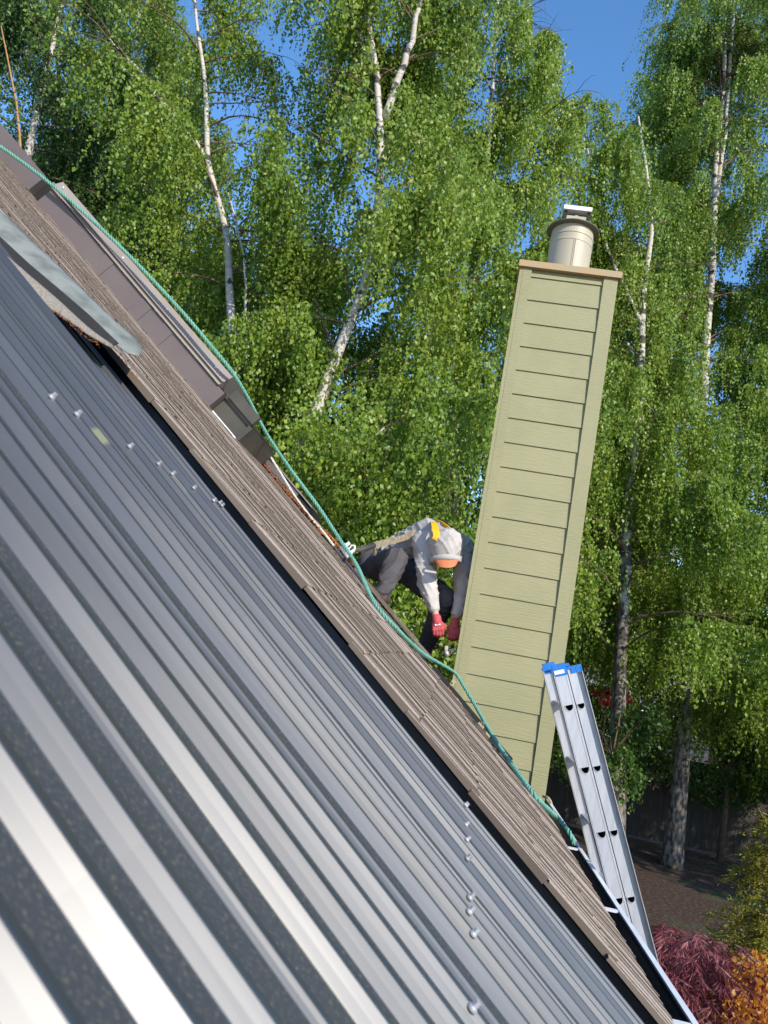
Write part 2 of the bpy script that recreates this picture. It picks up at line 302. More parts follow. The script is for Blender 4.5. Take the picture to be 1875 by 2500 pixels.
# ------------------------------------------------------------------ the house and its roof
EAVE = -.905; RIDGE = 6.6
house = thing('house', (-2.5, 2.0, 0), 'near house whose corrugated steel and brown shingle slope fills the lower left', 'house')
def shingle_strip(name, y0f, y1f, nbase, smin, smax, seed, expo=.205):
    rg = np.random.RandomState(seed); mb = MB(); s = smin
    # edges of the shingle tabs run on down the slope from course to course, shifting a little
    E0 = []; y = 1.5
    while y < 5.9: E0.append([y, rg.uniform(.0012, .0046)*min(1.5, (max(y, 1.8)/2.2)), rg.uniform(.4, 1)]); y += rg.choice([.03, .045, .06, .09, .12])*rg.uniform(.8, 1.2)*(max(y, 1.8)/2.9)**1.6
    while s < smax:
        y0 = y0f(s)+rg.uniform(-.015, .02); y1 = y1f(s)+rg.uniform(-.05, .05); prof = [(y0, 0, .8), (y0+.004, 0, .35), (y0+.012, .001, 0)]
        for e in E0:
            e[0] += rg.uniform(-.007, .007)
            if rg.rand() < .07: e[1] = rg.uniform(.0012, .0052)
            if y0+.02 < e[0] < y1-.03 and rg.rand() > .08 and e[0] > prof[-1][0]+.012:
                h = e[1]; prof += [(e[0]-.005, .0, .05), (e[0], 0, 1.0), (e[0]+.0015, h*.65, 1), (e[0]+.002, h, .3), (e[0]+.008, h*.95, 0)]
        prof.append((y1, 0, 0)); k = len(prof); jag = np.repeat(rg.uniform(-.008, .008, k//5+1), 5)[:k]
        rows = [(0, -.004), (.0015, .0022), (.10, .001), (expo+.03, -.003)]; o = len(mb.v)
        for (ds, dn) in rows:
            for q, (yy, hh, gg) in enumerate(prof):
                mb.v.append(tuple(rp(s+ds+(jag[q] if ds < .01 else 0), yy, nbase+dn+hh*(1 if dn > -.0035 else 0)))); mb.a.append((s+ds+seed*3.1, yy, max(gg, .55) if ds == 0 else gg))
        for r_ in range(3): mb.f += [(o+r_*k+q, o+r_*k+q+1, o+(r_+1)*k+q+1, o+(r_+1)*k+q) for q in range(k-1)]
        for ye, fl in ((y0, False), (y1, True)):
            t_ = rg.uniform(.010, .016); vsx = [rp(s, ye, nbase+.0045), rp(s, ye, nbase-t_), rp(s+expo+.03, ye, nbase-t_), rp(s+expo+.03, ye, nbase-.003)]
            mb.add(vsx, [(0, 1, 2, 3)] if not fl else [(3, 2, 1, 0)], (s, ye, .7))
        s += expo*rg.uniform(.93, 1.07)
    return mb.build(name, M['shingle'], house)
S_CH = rs(1071, 1616, 5.5)       # where the far roof strip stops short of the chimney
def far_edge(s):
    return 5.0 if s > S_CH else 4.75
shingle_strip('shingle_roof', lambda s: 1.76, far_edge, HS, EAVE, RIDGE, 3)
rk = shingle_strip('rake_shingles', lambda s: 5.10, lambda s: 5.52, HS+.028, S_CH+.02, RIDGE, 5)
mb = MB()
mb.rbox(EAVE+.03, RIDGE, 1.90, 5.0, HS-.10, HS-.022)
mb.rbox(S_CH+.05, RIDGE, 5.0, 5.50, HS-.10, HS-.022+.02)
mb.rbox(EAVE+.03, S_CH+.05, 5.0, 5.56, HS-.10, HS-.036)
mb.build('roof_deck', M['black'], house)
mb = MB(); mb.rbox(EAVE+.01, RIDGE, 1.58, 1.80, -.204, -.2); mb.rbox(EAVE+.01, RIDGE, 1.80, 1.895, -.204, -.174)
mb.build('valley_flashing', M['navy'], house)
# corrugated sheets: crests are spaced .0655 m; every fifth is a low stiffening rib
PER = .0655; Y0, Y1 = -1.0, 1.72
prof = []; rg = np.random.RandomState(11)
y = Y0; k = 0; CREST = []
while y < Y1-.01:
    j = rg.uniform(-.004, .004); hgt = .0126*(1+rg.uniform(-.06, .06)); low = (k % 5 == 2)
    if low: hgt *= .42
    pk = y+.046+j; CREST.append((pk, HM-.0085+hgt, low))
    st = rg.uniform(-.002, .002); w_ = .0152*rg.uniform(.93, 1.07)*(.6 if low else 1)
    prof += [(y, 0, 1.0), (pk-w_-.012, .0002, 1.0), (pk-w_-.006, .0004, .95), (pk-w_-.002, .02*hgt, .7), (pk-w_-.0005, .03*hgt, .02), (pk-w_*.5-.002, .50*hgt, 0), (pk-.004, .95*hgt, 0), (pk-.003, .985*hgt, 0), (pk, hgt, 0), (pk+.004, .985*hgt, 0), (pk+.006, .88*hgt, .2), (pk+.012, .10*hgt, .9), (pk+.014, 0, 1)]
    y += PER; k += 1
prof += [(Y1-.004, .006, 0), (Y1, .0085, 0), (Y1+.001, -.010, 0)]
ss = np.linspace(EAVE-.03, RIDGE, 40); mb = MB()
for s in ss:
    for (yy, hh, vv) in prof:
        mb.v.append(tuple(rp(s, yy+.0012*math.sin(s*5+yy*3), HM-.0085+hh+.0008*math.sin(s*9+yy*11)))); mb.a.append((s, yy, vv))
kk = len(prof)
mb.f = [(i*kk+q, (i+1)*kk+q, (i+1)*kk+q+1, i*kk+q+1) for i in range(len(ss)-1) for q in range(kk-1)]
sheet = mb.build('corrugated_roofing', M['steel'], house)
mb = MB(); mb.rbox(EAVE, RIDGE, -1.0, 1.6, -.34, -.21); mb.build('metal_roof_deck', M['black'], house)
# screws
def screw(px, py):
    p = onroof(px, py, HM+.004); yy = p[1]; cr_ = min(CREST, key=lambda c_: abs(c_[0]-yy)+(9 if c_[2] else 0)); s = float((p-EYE) @ SV)
    yy = cr_[0]-.004; base = cr_[1]-.001; mb = MB()
    def ring(r_, n_, k, ph=0): return [rp(s, yy, base+n_)+r_*(math.cos(2*math.pi*i/k+ph)*SV+math.sin(2*math.pi*i/k+ph)*YV) for i in range(k)]
    for (r0, n0, r1, n1, k) in ((.0066, -.002, .0066, .0010, 18), (.0056, .0010, .0052, .0022, 18), (.0044, .0022, .0042, .0094, 6)):
        a_, b_ = ring(r0*.8, n0*.8, k), ring(r1*.8, n1*.8, k)
        mb.add(a_+b_, [(i, (i+1) % k, k+(i+1) % k, k+i) for i in range(k)]+[tuple(range(k, 2*k))])
    mb.build('roofing_screw', M['screw'], sheet)
for q in [(105, 955), (215, 1028), (304, 1080), (379, 1127), (432, 1163), (487, 1198), (532, 1228), (567, 1250), (584, 1258), (1136, 1939), (1137, 1969), (1139, 2004), (1141, 2047), (1143, 2095), (1146, 2158), (1146, 2214), (1158, 2302), (1155, 2427)]: screw(*q)
# walls below
zE = float(rp(EAVE, 0, HS)[2]); xE = float(rp(EAVE, 0, HS)[0])
mb = MB(); xr, zr = rp(RIDGE, 0, HS)[0], rp(RIDGE, 0, HS)[2]
def slab(y0, y1):
    zz = zE-.18
    pl = [(xE-.35, 0), (xE-.35, zz+.28), (xr, zr-.2), (2*xr-xE+.35, zz+.28), (2*xr-xE+.35, 0)]
    mb.add([(x, y0, z) for x, z in pl]+[(x, y1, z) for x, z in pl], [(4, 3, 2, 1, 0), (5, 6, 7, 8, 9)]+[(i, (i+1) % 5, 5+(i+1) % 5, 5+i) for i in range(5)])
slab(-6, 5.2); mb.build('wall', M['wall'], house)
mb = MB()   # the other slope behind the ridge, and a lower roof beyond the gable
rz = rp(RIDGE, 0, HS); o2 = np.array([math.cos(TH), 0, math.sin(TH)])
for (y0, y1) in ((-6.0, 5.5),):
    a = np.array([rz[0], y0, rz[2]-.02]); d = np.array([-math.cos(TH), 0, -math.sin(TH)])*7.6; nn = np.array([-math.sin(TH), 0, math.cos(TH)])*.06
    mb.hexa([a, a+YV*(y1-y0), a+d+YV*(y1-y0), a+d, a+nn, a+nn+YV*(y1-y0), a+d+nn+YV*(y1-y0), a+d+nn], (1, 1, .2))
mb.build('far_slope', M['shingle'], house)
mb = MB(); mb.rbox(.25, RIDGE-.2, 5.25, 8.5, -.86, -.78, (2, 2, .2)); mb.build('lower_roof', M['shingle'], house)
mb = MB(); mb.box((-5.2, 5.25, 0), (-.6, 8.3, 2.6)); mb.build('lower_wall', M['wall'], house)
# gutter along the eave
gx, gz = .803, 3.4-.803*1.057
gut = MB(); yA, yB = -1.0, 5.56
sec = [(xE-.055, gz+.03), (xE-.055, gz-.10), (xE+.02, gz-.11), (gx-.012, gz-.085), (gx+.006, gz-.03), (gx+.003, gz-.004), (gx-.012, gz-.004), (gx-.012, gz-.010), (gx-.004, gz-.030), (gx-.020, gz-.080), (xE+.018, gz-.103), (xE-.052, gz-.094), (xE-.052, gz+.03)]
ns = len(sec)
gut.add([(x, yA, z) for x, z in sec]+[(x, yB, z) for x, z in sec], [(i, (i+1) % ns, ns+(i+1) % ns, ns+i) for i in range(ns)])
go = gut.build('gutter', M['navy'], house)
mb = MB(); mb.box((gx-.012, yA, gz-.0035), (gx+.007, yB, gz+.0035)); mb.box((gx+.0045, yA, gz-.05), (gx+.008, yB, gz-.0035)); mb.build('gutter_rim', M['gutterwhite'], go)
for yy in (1.45, 2.32, 3.25, 4.2, 5.1):
    mb = MB(); mb.box((xE-.05, yy-.013, gz-.006), (gx-.012, yy+.013, gz+.001)); mb.box((xE-.05, yy-.016, gz-.03), (xE-.03, yy+.016, gz+.006)); mb.build('gutter_hanger', M['gutterwhite'], go)
# ---- skylight curbs beyond the shingles
def curb(name, sk, pa, pb, Y, h, depth, mface, label, band=None, bandpx=None):
    sa, sb = rs(*pa, Y), rs(*pb, Y); mb = MB(); s0, s1 = min(sa, sb), max(sa, sb)
    mb.rbox(s0, s1, Y, Y+depth, HS-.03, HS+h); o = mb.build(name, mface, house); o['label'] = label
    return o, s0, s1
ck, a0, a1 = curb('skylight', None, (85, 496), (500, 1000), 4.27, .126, .62, M['brownmetal'], 'brown clad skylight side with lapped tan flange')
for f in (.28, .40, .62):     # lapped joints in the cladding
    mb = MB(); sj = a0+(a1-a0)*f; mb.rbox(sj, sj+.09, 4.2655, 4.2685, HS-.02, HS+.120); mb.build('flashing_lap', M['brownmetal'], ck)
mb = MB()
s0, s1 = a0+.06, a1+.02
mb.hexa([rp(s1, 4.255, HS+.132), rp(s0, 4.255, HS+.132), rp(s0, 4.8, HS+.132), rp(s1, 4.8, HS+.132), rp(s1, 4.30, HS+.212), rp(s0, 4.30, HS+.226), rp(s0, 4.8, HS+.226), rp(s1, 4.8, HS+.212)])
mb.hexa([rp(s1, 4.248, HS+.160), rp(s0, 4.248, HS+.160), rp(s0, 4.29, HS+.160), rp(s1, 4.29, HS+.160), rp(s1, 4.254, HS+.165), rp(s0, 4.254, HS+.165), rp(s0, 4.29, HS+.165), rp(s1, 4.29, HS+.165)])
fr = mb.build('skylight_frame', M['tanmetal'], ck)
for f in (.06, .34, .60, .84, .97):
    mb = MB(); sj = s0+(s1-s0)*f; c_ = rp(sj, 4.283, HS+.190)
    mb.obox(c_, (SV, YV, NV), (.006, .006, .006)); mb.build('rivet', M['white'], ck)
mb = MB(); mb.rbox(a0-.24, a0-.004, 4.33, 4.9, HS-.03, HS+.11); mb.rbox(a0-.25, a0-.02, 4.30, 4.33, HS+.13, HS+.195); mb.rbox(a0-.27, a0-.24, 4.31, 4.9, HS-.02, HS+.115); mb.rbox(a0-.245, a0-.002, 4.315, 4.9, HS+.11, HS+.13)
mb.build('apron_flashing', M['olive'], ck)
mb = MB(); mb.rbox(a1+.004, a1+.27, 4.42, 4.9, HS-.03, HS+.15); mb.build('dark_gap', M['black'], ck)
c3, _, _ = curb('skylight', None, (-120, 240), (80, 455), 4.36, .15, .5, M['brownmetal'], 'brown skylight at the top of the roof strip')
c2, b0, b1 = curb('skylight', None, (572, 1045), (722, 1213), 4.98, .070, .5, M['charcoal'], 'charcoal clad skylight lying lower on the slope')
mb = MB(); mb.rbox(b0-.13, b0-.003, 4.985, 5.4, HS-.03, HS+.062); mb.build('apron_flashing', M['black'], c2)
mb = MB(); mb.rbox(b0-.13, b1, 4.97, 5.2, HS+.0705, HS+.0755); mb.build('skylight_frame', M['tanmetal'], c2)
mb = MB(); mb.rbox(a0-.28, a0-.06, 4.22, 4.235, HS-.005, HS+.009); mb.build('flashing_edge', M['white'], ck)
# ---- chimney
CY = 5.6
xl = float(at(1113, 1600, CY)[0]); xr_ = float(at(1367, 1660, CY)[0]); ztop = float(at(1390, 655, CY)[2])
xl = .035; xr_ = .787; D = .52
chim = MB(); chim.box((xl+.02, CY+.022, 0), (xr_-.02, CY+D-.02, ztop-.03))
z0, z16 = float(at(1297, 675, CY)[2]), float(at(1143, 1644, CY)[2]); sp_ = (z0-z16)/16; zz = z0; lines = []
def lap(mb, x0, x1, y, z_lo, z_hi): # a board: thin at its top, proud at its foot
    mb.hexa([(x0, y-.012, z_lo), (x1, y-.012, z_lo), (x1, y+.012, z_lo), (x0, y+.012, z_lo), (x0, y-.002, z_hi), (x1, y-.002, z_hi), (x1, y+.012, z_hi), (x0, y+.012, z_hi)])
k = 0; rgc = random.Random(5)
while zz > 1.2:
    jt = rgc.uniform(-.0015, .0015); lap(chim, xl+.085, xr_-.10, CY+.012, zz, zz+sp_-.001+jt if k else ztop-.045); zz -= sp_; k += 1
chimo = chim.build('chimney', M['green'], house); chimo['label'] = 'tall green lap boarded chimney rising past the roof edge'
def cboard(x0, x1, y0, y1, z0_, z1_):
    mb = MB(); mb.box((x0, y0, z0_), (x1, y1, z1_)); return mb
for (x0, x1, y0, y1) in ((xl+.028, xl+.094, CY-.012, CY+.02), (xl, xl+.0275, CY-.010, CY+.10), (xr_-.107, xr_-.028, CY-.012, CY+.02), (xr_-.0275, xr_, CY-.010, CY+.10)):
    cboard(x0, x1, y0, y1, .0, ztop-.03).build('corner_board', M['green'], chimo)
for xa_, xb_ in ((xl+.008, xl+.02), (xr_-.02, xr_-.008)):
    mb = MB(); zq = ztop
    while zq > 1.0: mb.box((xa_, CY+.10, zq-sp_), (xb_, CY+D-.02, zq-.004)); zq -= sp_
    mb.build('side_boards', M['green'], chimo)
mb = MB(); mb.box((xl-.012, CY-.035, ztop-.045), (xr_+.022, CY+D+.03, ztop+.002)); mb.box((xl-.010, CY-.032, ztop+.002), (xr_+.02, CY+D+.028, ztop+.008)); mb.build('chimney_cap', M['capwood'], chimo)
pc = at(1387, 645, CY+.24); pr = .170; pz = ztop+.006; hgt = float(at(1394, 567, CY+.24)[2])-pz
mb = MB(); mb.lathe((pc[0], CY+.25, pz), [(pr, 0), (pr, hgt*.66), (pr+.003, hgt*.67), (pr+.003, hgt*.70), (pr, hgt*.71), (pr, hgt*.80), (pr+.004, hgt*.81), (pr+.004, hgt*.84), (pr-.002, hgt*.85), (pr-.002, hgt*1.0), (pr-.03, hgt)], 48)
pipe = mb.build('flue_pipe', M['pipe'], chimo)
mb = MB(); q0 = 2*math.pi*.762
for dq_ in (-.035, .035):
    mb.box((pc[0]+pr*math.cos(q0+dq_)-.0015, CY+.25+pr*math.sin(q0+dq_)-.002, pz+.005), (pc[0]+pr*math.cos(q0+dq_)+.0015, CY+.25+pr*math.sin(q0+dq_)+.003, pz+hgt*.66))
mb.build('flue_seam', M['pipedark'], chimo)
mb = MB(); mb.lathe((pc[0], CY+.25, pz+hgt), [(pr-.01, -.012), (pr+.035, -.006), (pr+.04, -.002), (pr+.04, .004), (pr-.02, .022), (.10, .03)], 48); mb.build('flue_collar', M['pipedark'], chimo)
hx, hy, hz0 = pc[0]+.005, CY+.25, pz+hgt+.025
mb = MB(); mb.box((hx-.098, hy-.085, hz0), (hx+.098, hy+.09, hz0+.018))
for dx in (-1, 1):
    for dy in (-1, 1): mb.box((hx+dx*.092-.011, hy+dy*.08-.011, hz0+.01), (hx+dx*.092+.011, hy+dy*.08+.011, hz0+.12))
mb.box((hx-.10, hy-.02, hz0+.018), (hx+.10, hy+.09, hz0+.12)); mb.build('flue_hood_frame', M['black'], chimo)
mb = MB(); mb.box((hx-.079, hy-.084, hz0+.02), (hx+.079, hy-.07, hz0+.077)); mb.box((hx-.012, hy-.083, hz0+.077), (hx+.012, hy-.075, hz0+.084)); mb.build('flue_hood_panel', M['pipe'], chimo)
mb = MB(); mb.box((hx-.112, hy-.112, hz0+.115), (hx+.112, hy+.115, hz0+.15)); mb.build('flue_hood_top', M['white'], chimo)
# flashing at the chimney foot
mb = MB(); mb.rbox(EAVE+.1, S_CH, 5.50, 5.585, HS-.06, HS+.005); mb.rbox(EAVE+.05, S_CH+.02, 5.3, 5.55, HS-.05, HS-.03); mb.build('chimney_flashing', M['black'], chimo)
mb = MB(); rgc = random.Random(9)
for (px_, py_, Y_, sz) in ((1118, 1712, 5.2, .035), (1124, 1724, 5.25, .03), (1132, 1735, 5.2, .03), (1137, 1748, 5.2, .022), (1172, 1772, 4.95, .034), (1180, 1784, 4.9, .03), (1188, 1795, 4.9, .028), (1108, 1668, 5.35, .03)):
    c_ = at(px_, py_, Y_)
    for _ in range(3):
        mb = MB(); d_ = np.array([rgc.uniform(-1, 1), rgc.uniform(-1, 1), rgc.uniform(-1, 1)]); a1_ = SV+.5*d_; a1_ /= np.linalg.norm(a1_); b1_ = np.cross(a1_, YV+.4*d_); b1_ /= np.linalg.norm(b1_)
        mb.obox(c_+d_*sz*.5, (a1_, b1_, np.cross(a1_, b1_)), (sz*rgc.uniform(.3, .7), sz*rgc.uniform(.2, .5), .002)); mb.build('paint_flake', M['cream'], chimo)

# ------------------------------------------------------------------ loose things on the roof
def strip_surface(name, up, lo, Yu, Yl, m_, label, cat, th=.004, arch=0, curl=None, nu=24, nv=8, end_round=False):
    U = [at(x, y, Yu) for x, y in up]; Lw = [at(x, y, Yl) for x, y in lo]
    def samp(P, t):
        P = np.array(P); d = np.r_[0, np.cumsum(np.linalg.norm(np.diff(P, axis=0), axis=1))]; d /= d[-1]
        return np.array([np.interp(t, d, P[:, i]) for i in range(3)])
    mb = MB(); vs_ = []
    for side in (0, 1):
        for i in range(nu+1):
            t = i/nu; a_, b_ = samp(U, t), samp(Lw, t)
            for j in range(nv+1):
                q = j/nv; p = a_*(1-q)+b_*q+NV*(arch*math.sin(math.pi*q))-np.array([0, arch*.6*math.sin(math.pi*q), 0])
                vs_.append(p-side*th*(NV*.8-YV*.3))
    w_ = nv+1; off = (nu+1)*w_; fs = []
    for i in range(nu):
        for j in range(nv):
            q = i*w_+j; fs.append((q, q+w_, q+w_+1, q+1)); fs.append((off+q, off+q+1, off+q+w_+1, off+q+w_))
    bd = [j for j in range(w_)]+[i*w_+nv for i in range(1, nu+1)]+[nu*w_+j for j in range(nv-1, -1, -1)]+[i*w_ for i in range(nu-1, 0, -1)]
    for i in range(len(bd)): a_, b_ = bd[i], bd[(i+1) % len(bd)]; fs.append((a_, b_, off+b_, off+a_))
    mb.add(vs_, fs); o = mb.build(name, m_, None, True); return tag(o, label, cat)
strip_surface('metal_strip', [(-150, 372), (0, 513), (73, 583), (147, 651), (220, 724), (294, 795), (345, 838), (349, 852)], [(-150, 462), (0, 587), (73, 655), (147, 717), (220, 780), (290, 845), (326, 872), (338, 868)], 1.72, 1.62, M['galv'], 'weathered grey galvanised flashing strip lying loose along the roof at left', 'metal strip', .003, .004)
strip_surface('roofing_felt_sheet', [(-150, 485), (0, 607), (37, 640), (73, 672), (110, 703), (147, 735), (184, 770), (220, 803), (270, 842)], [(-150, 520), (0, 634), (37, 682), (73, 715), (110, 745), (147, 767), (184, 791), (220, 818), (276, 848)], 1.60, 1.55, M['felt'], 'curled grey gritty felt sheet lying under the galvanised strip', 'roofing sheet', .006, .004)
fu = strip_surface('gap_shade_sheet', [(-150, 452), (0, 577), (73, 645), (147, 707), (220, 770), (290, 838)], [(-150, 492), (0, 614), (73, 680), (147, 743), (220, 808), (274, 846)], 1.615, 1.605, M['black'], None, None, .003, 0)  # black sheet added to stand for the shadow gap between strip and felt
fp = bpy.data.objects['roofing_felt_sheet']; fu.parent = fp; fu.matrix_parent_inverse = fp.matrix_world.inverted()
def twisted(name, pts, r_strand, off, pitch, m_, label, cat, strands=3, step=.012, sub=5, group=None):
    P = np.array(pts); 
    # Catmull-Rom smoothing
    Q = []
    for i in range(len(P)-1):
        p0, p1, p2, p3 = P[max(i-1, 0)], P[i], P[i+1], P[min(i+2, len(P)-1)]
        for t in np.linspace(0, 1, 14, endpoint=False):
            Q.append(.5*((2*p1)+(-p0+p2)*t+(2*p0-5*p1+4*p2-p3)*t*t+(-p0+3*p1-3*p2+p3)*t**3))
    Q.append(P[-1]); Q = np.array(Q); d = np.r_[0, np.cumsum(np.linalg.norm(np.diff(Q, axis=0), axis=1))]
    n_ = int(d[-1]/step); S = np.linspace(0, d[-1], n_); C_ = np.stack([np.interp(S, d, Q[:, i]) for i in range(3)], 1)
    T = np.gradient(C_, axis=0); T /= np.linalg.norm(T, axis=1)[:, None]
    u = np.cross(T, [.3, .9, .2]); u /= np.linalg.norm(u, axis=1)[:, None]; v = np.cross(T, u); mb = MB()
    for k in range(strands):
        a_ = 2*math.pi*(S/pitch+k/strands); mb.tube(C_+off*(np.cos(a_)[:, None]*u+np.sin(a_)[:, None]*v), r_strand, sub)
    return tag(mb.build(name, m_, None, True), label, cat, group)
RP = [(-120, 275, 4.2), (0, 357, 4.22), (125, 450, 4.22), (283, 592, 4.22), (430, 745, 4.22), (520, 850, 4.22), (568, 910, 4.24), (605, 972, 4.35), (650, 1058, 4.55), (712, 1150, 4.75), (780, 1241, 4.85), (835, 1325, 4.7), (871, 1380, 4.5), (913, 1469, 4.06), (971, 1538, 4.06), (1030, 1594, 4.5), (1071, 1619, 5.0), (1113, 1646, 5.35), (1138, 1685, 5.3), (1163, 1727, 5.2), (1190, 1775, 4.9), (1222, 1827, 4.32), (1271, 1896, 3.9), (1311, 1949, 3.72), (1364, 2001, 3.95), (1392, 2036, 3.85), (1400, 2062, 3.85)]
twisted('rope', [at(*q) for q in RP], .0062, .0072, .07, M['rope'], 'thick twisted green rope stretched down the far roof edge to the gutter', 'rope')
WP = [(592, 1012, 4.80), (620, 1050, 4.88), (643, 1084, 4.9), (658, 1111, 4.9), (691, 1165, 4.92), (721, 1213, 4.94), (760, 1265, 4.95), (790, 1300, 4.95), (815, 1333, 4.95)]
twisted('cord', [at(*q) for q in WP], .0055, .0045, .05, M['whiterope'], 'thin white cord running across the charcoal skylight beside the green rope', 'cord')
DP = [(816, 1335, 4.93), (840, 1366, 4.9), (872, 1403, 4.75), (893, 1432, 4.6)]
twisted('cord', [at(*q) for q in DP], .0060, .0050, .05, M['darkrope'], 'short dark blue cord beside the green rope, below the white rope grab', 'cord')
CP = [(1326, 1944, 5.45), (1338, 1948, 5.4), (1346, 1962, 5.4), (1344, 1975, 5.3), (1356, 1985, 5.1), (1372, 2010, 4.7)]
twisted('cord', [at(*q) for q in CP], .0055, .0050, .05, M['tanrope'], 'short knotted tan cord between the chimney foot and the gutter', 'cord')
# litter along the skylights and the edge of the steel
def litter(name, spots, label, nper, spread, size):
    rg = random.Random(3); mb = MB()
    for (p, q) in spots:
        p, q = np.array(p), np.array(q)
        for _ in range(nper):
            t = rg.random(); c_ = p*(1-t)+q*t+YV*rg.gauss(0, spread)+SV*rg.gauss(0, spread)+NV*abs(rg.gauss(0, .004))
            a_ = SV*rg.gauss(0, 1)+YV*rg.gauss(0, 1)+NV*rg.gauss(0, .4); a_ /= np.linalg.norm(a_); b_ = np.cross(a_, NV+.3*YV*rg.gauss(0, 1)); b_ /= np.linalg.norm(b_)
            mb.obox(c_, (a_, b_, np.cross(a_, b_)), (size*rg.uniform(.5, 1.3), size*.22, size*.12))
    tag(mb.build(name, M['litter']), label, 'leaf litter', kind='stuff')
litter('needle_litter', [(rp(b1+.02, 4.95, HS+.012), rp(b0-.30, 4.95, HS+.012)), (rp(b0-.30, 5.05, HS+.03), rp(b0-.6, 5.08, HS+.035))], 'orange needle litter gathered along the foot of the charcoal skylight', 420, .012, .018)
litter('leaf_litter', [(at(85, 730, 1.54), at(170, 790, 1.54)), (at(288, 872, 1.72), at(335, 930, 1.72)), (at(170, 795, 1.54), at(240, 845, 1.54))], 'brown leaf crumbs along the edge of the felt sheet', 38, .005, .0035)
litter('leaf_litter', [(at(1105, 1700, 4.9), at(1100, 1690, 4.9)), (at(140, 558, 4.27), at(160, 590, 4.27))], 'orange leaf crumbs at the chimney foot and brown skylight', 40, .02, .014)
# rope grab
gp = at(850, 1345, 4.72); ga = thing('rope_grab', gp, 'white rope grab clamped on the green rope at the roof edge', 'rope grab')
rd = at(871, 1380, 4.6)-at(835, 1325, 4.72); rd /= np.linalg.norm(rd); sd = np.cross(rd, YV); sd /= np.linalg.norm(sd)
if sd[2] < 0: sd = -sd
mb = MB(); c0 = at(845, 1345, 4.7); mb.obox(c0, (rd, sd, YV), (.055, .022, .016)); mb.obox(c0-rd*.038+sd*.03, (rd, sd, YV), (.014, .018, .012)); mb.obox(c0+rd*.035+sd*.03, (rd, sd, YV), (.012, .015, .012)); mb.build('body', M['white'], ga)
mb = MB(); mb.tube([c0+sd*.018, c0+sd*.05-rd*.01, c0+sd*.062+rd*.01, c0+sd*.05+rd*.03, c0+sd*.02+rd*.035], .006, 8); mb.build('hook', M['white'], ga, True)
# lanyard from the grab to the harness
lp = [(860, 1343, 4.75), (878, 1342, 4.9), (912, 1332, 5.15), (950, 1322, 5.5), (985, 1313, 5.8), (1003, 1305, 5.95), (1030, 1288, 6.1)]
lan = thing('lanyard', at(*lp[0]), 'tan webbing safety lanyard running from the white rope grab to the worker', 'lanyard')
mb = MB(); P = [at(*q) for q in lp]; mb.ribbon(P[2:], (0, .2, 1), .045, .012); mb.build('webbing', M['webbing'], lan)
mb = MB(); mb.tube([P[0], P[1], P[2]], [.012, .016, .02], 10); mb.build('sleeve', M['trouser'], lan, True)
mb = MB(); mb.ribbon([P[2], at(916, 1352, 5.3)], (0, .2, 1), .03, .015); mb.build('buckle', M['webbing'], lan)
# ------------------------------------------------------------------ ladder
U = np.array([.384, 0, -.923]); Wv = np.array([.923, 0, .384]); LY = 3.8; L0 = at(1390, 1726, LY); RUNG = .289; WID = .42
foot = L0+U*((L0[2])/.923); lad = thing('ladder', (foot[0], LY+.2, 0), 'aluminium extension ladder with blue end caps leaning on the gutter beside the chimney', 'ladder')
def lw(u, w_, y): return L0+U*u+Wv*w_+YV*y
def dshape(c_, r_):
    return [(c_+r_*.9*math.cos(a_), r_*1.3*math.sin(a_)) for a_ in [math.pi*k/10 for k in range(11)]]
def web(mb, w0, w1, y, u0, u1, holes, hr, wc, th=.003):
    us = [u0]+[(a_+b_)/2 for a_, b_ in zip(holes[:-1], holes[1:])]+[u1]
    for h, (a_, b_) in zip(holes, zip(us[:-1], us[1:])):
        hole = np.array([(wc+q[0], h-hr*.45+q[1]) for q in dshape(0, hr)]); c_ = np.array([wc, h-.05*hr])
        def hit(poly, d):
            best = None
            for p, q in zip(poly, np.roll(poly, -1, axis=0)):
                e = q-p; den = d[0]*e[1]-d[1]*e[0]
                if abs(den) < 1e-12: continue
                r_ = p-c_; t = (r_[0]*e[1]-r_[1]*e[0])/den; v_ = (r_[0]*d[1]-r_[1]*d[0])/den
                if t > 0 and -1e-6 <= v_ <= 1+1e-6 and (best is None or t < best): best = t
            return c_+d*best
        rect = np.array([(w0, a_), (w1, a_), (w1, b_), (w0, b_)], float)
        an = sorted([math.atan2(*(q-c_)[::-1]) for q in hole]+[math.atan2(*(q-c_)[::-1]) for q in rect]); k = len(an)
        I = [hit(hole, np.array([math.cos(q), math.sin(q)])) for q in an]; O = [hit(rect, np.array([math.cos(q), math.sin(q)])) for q in an]
        for yy in (y, y+th):
            mb.add([lw(q[1], q[0], yy) for q in I+O], [(i, (i+1) % k, k+(i+1) % k, k+i) for i in range(k)])
def lbox(mb, u0, u1, w0, w1, y0, y1):
    mb.hexa([lw(u1, w0, y0), lw(u1, w1, y0), lw(u1, w1, y1), lw(u1, w0, y1), lw(u0, w0, y0), lw(u0, w1, y0), lw(u0, w1, y1), lw(u0, w0, y1)])
UG = (L0[2])/.923-.02
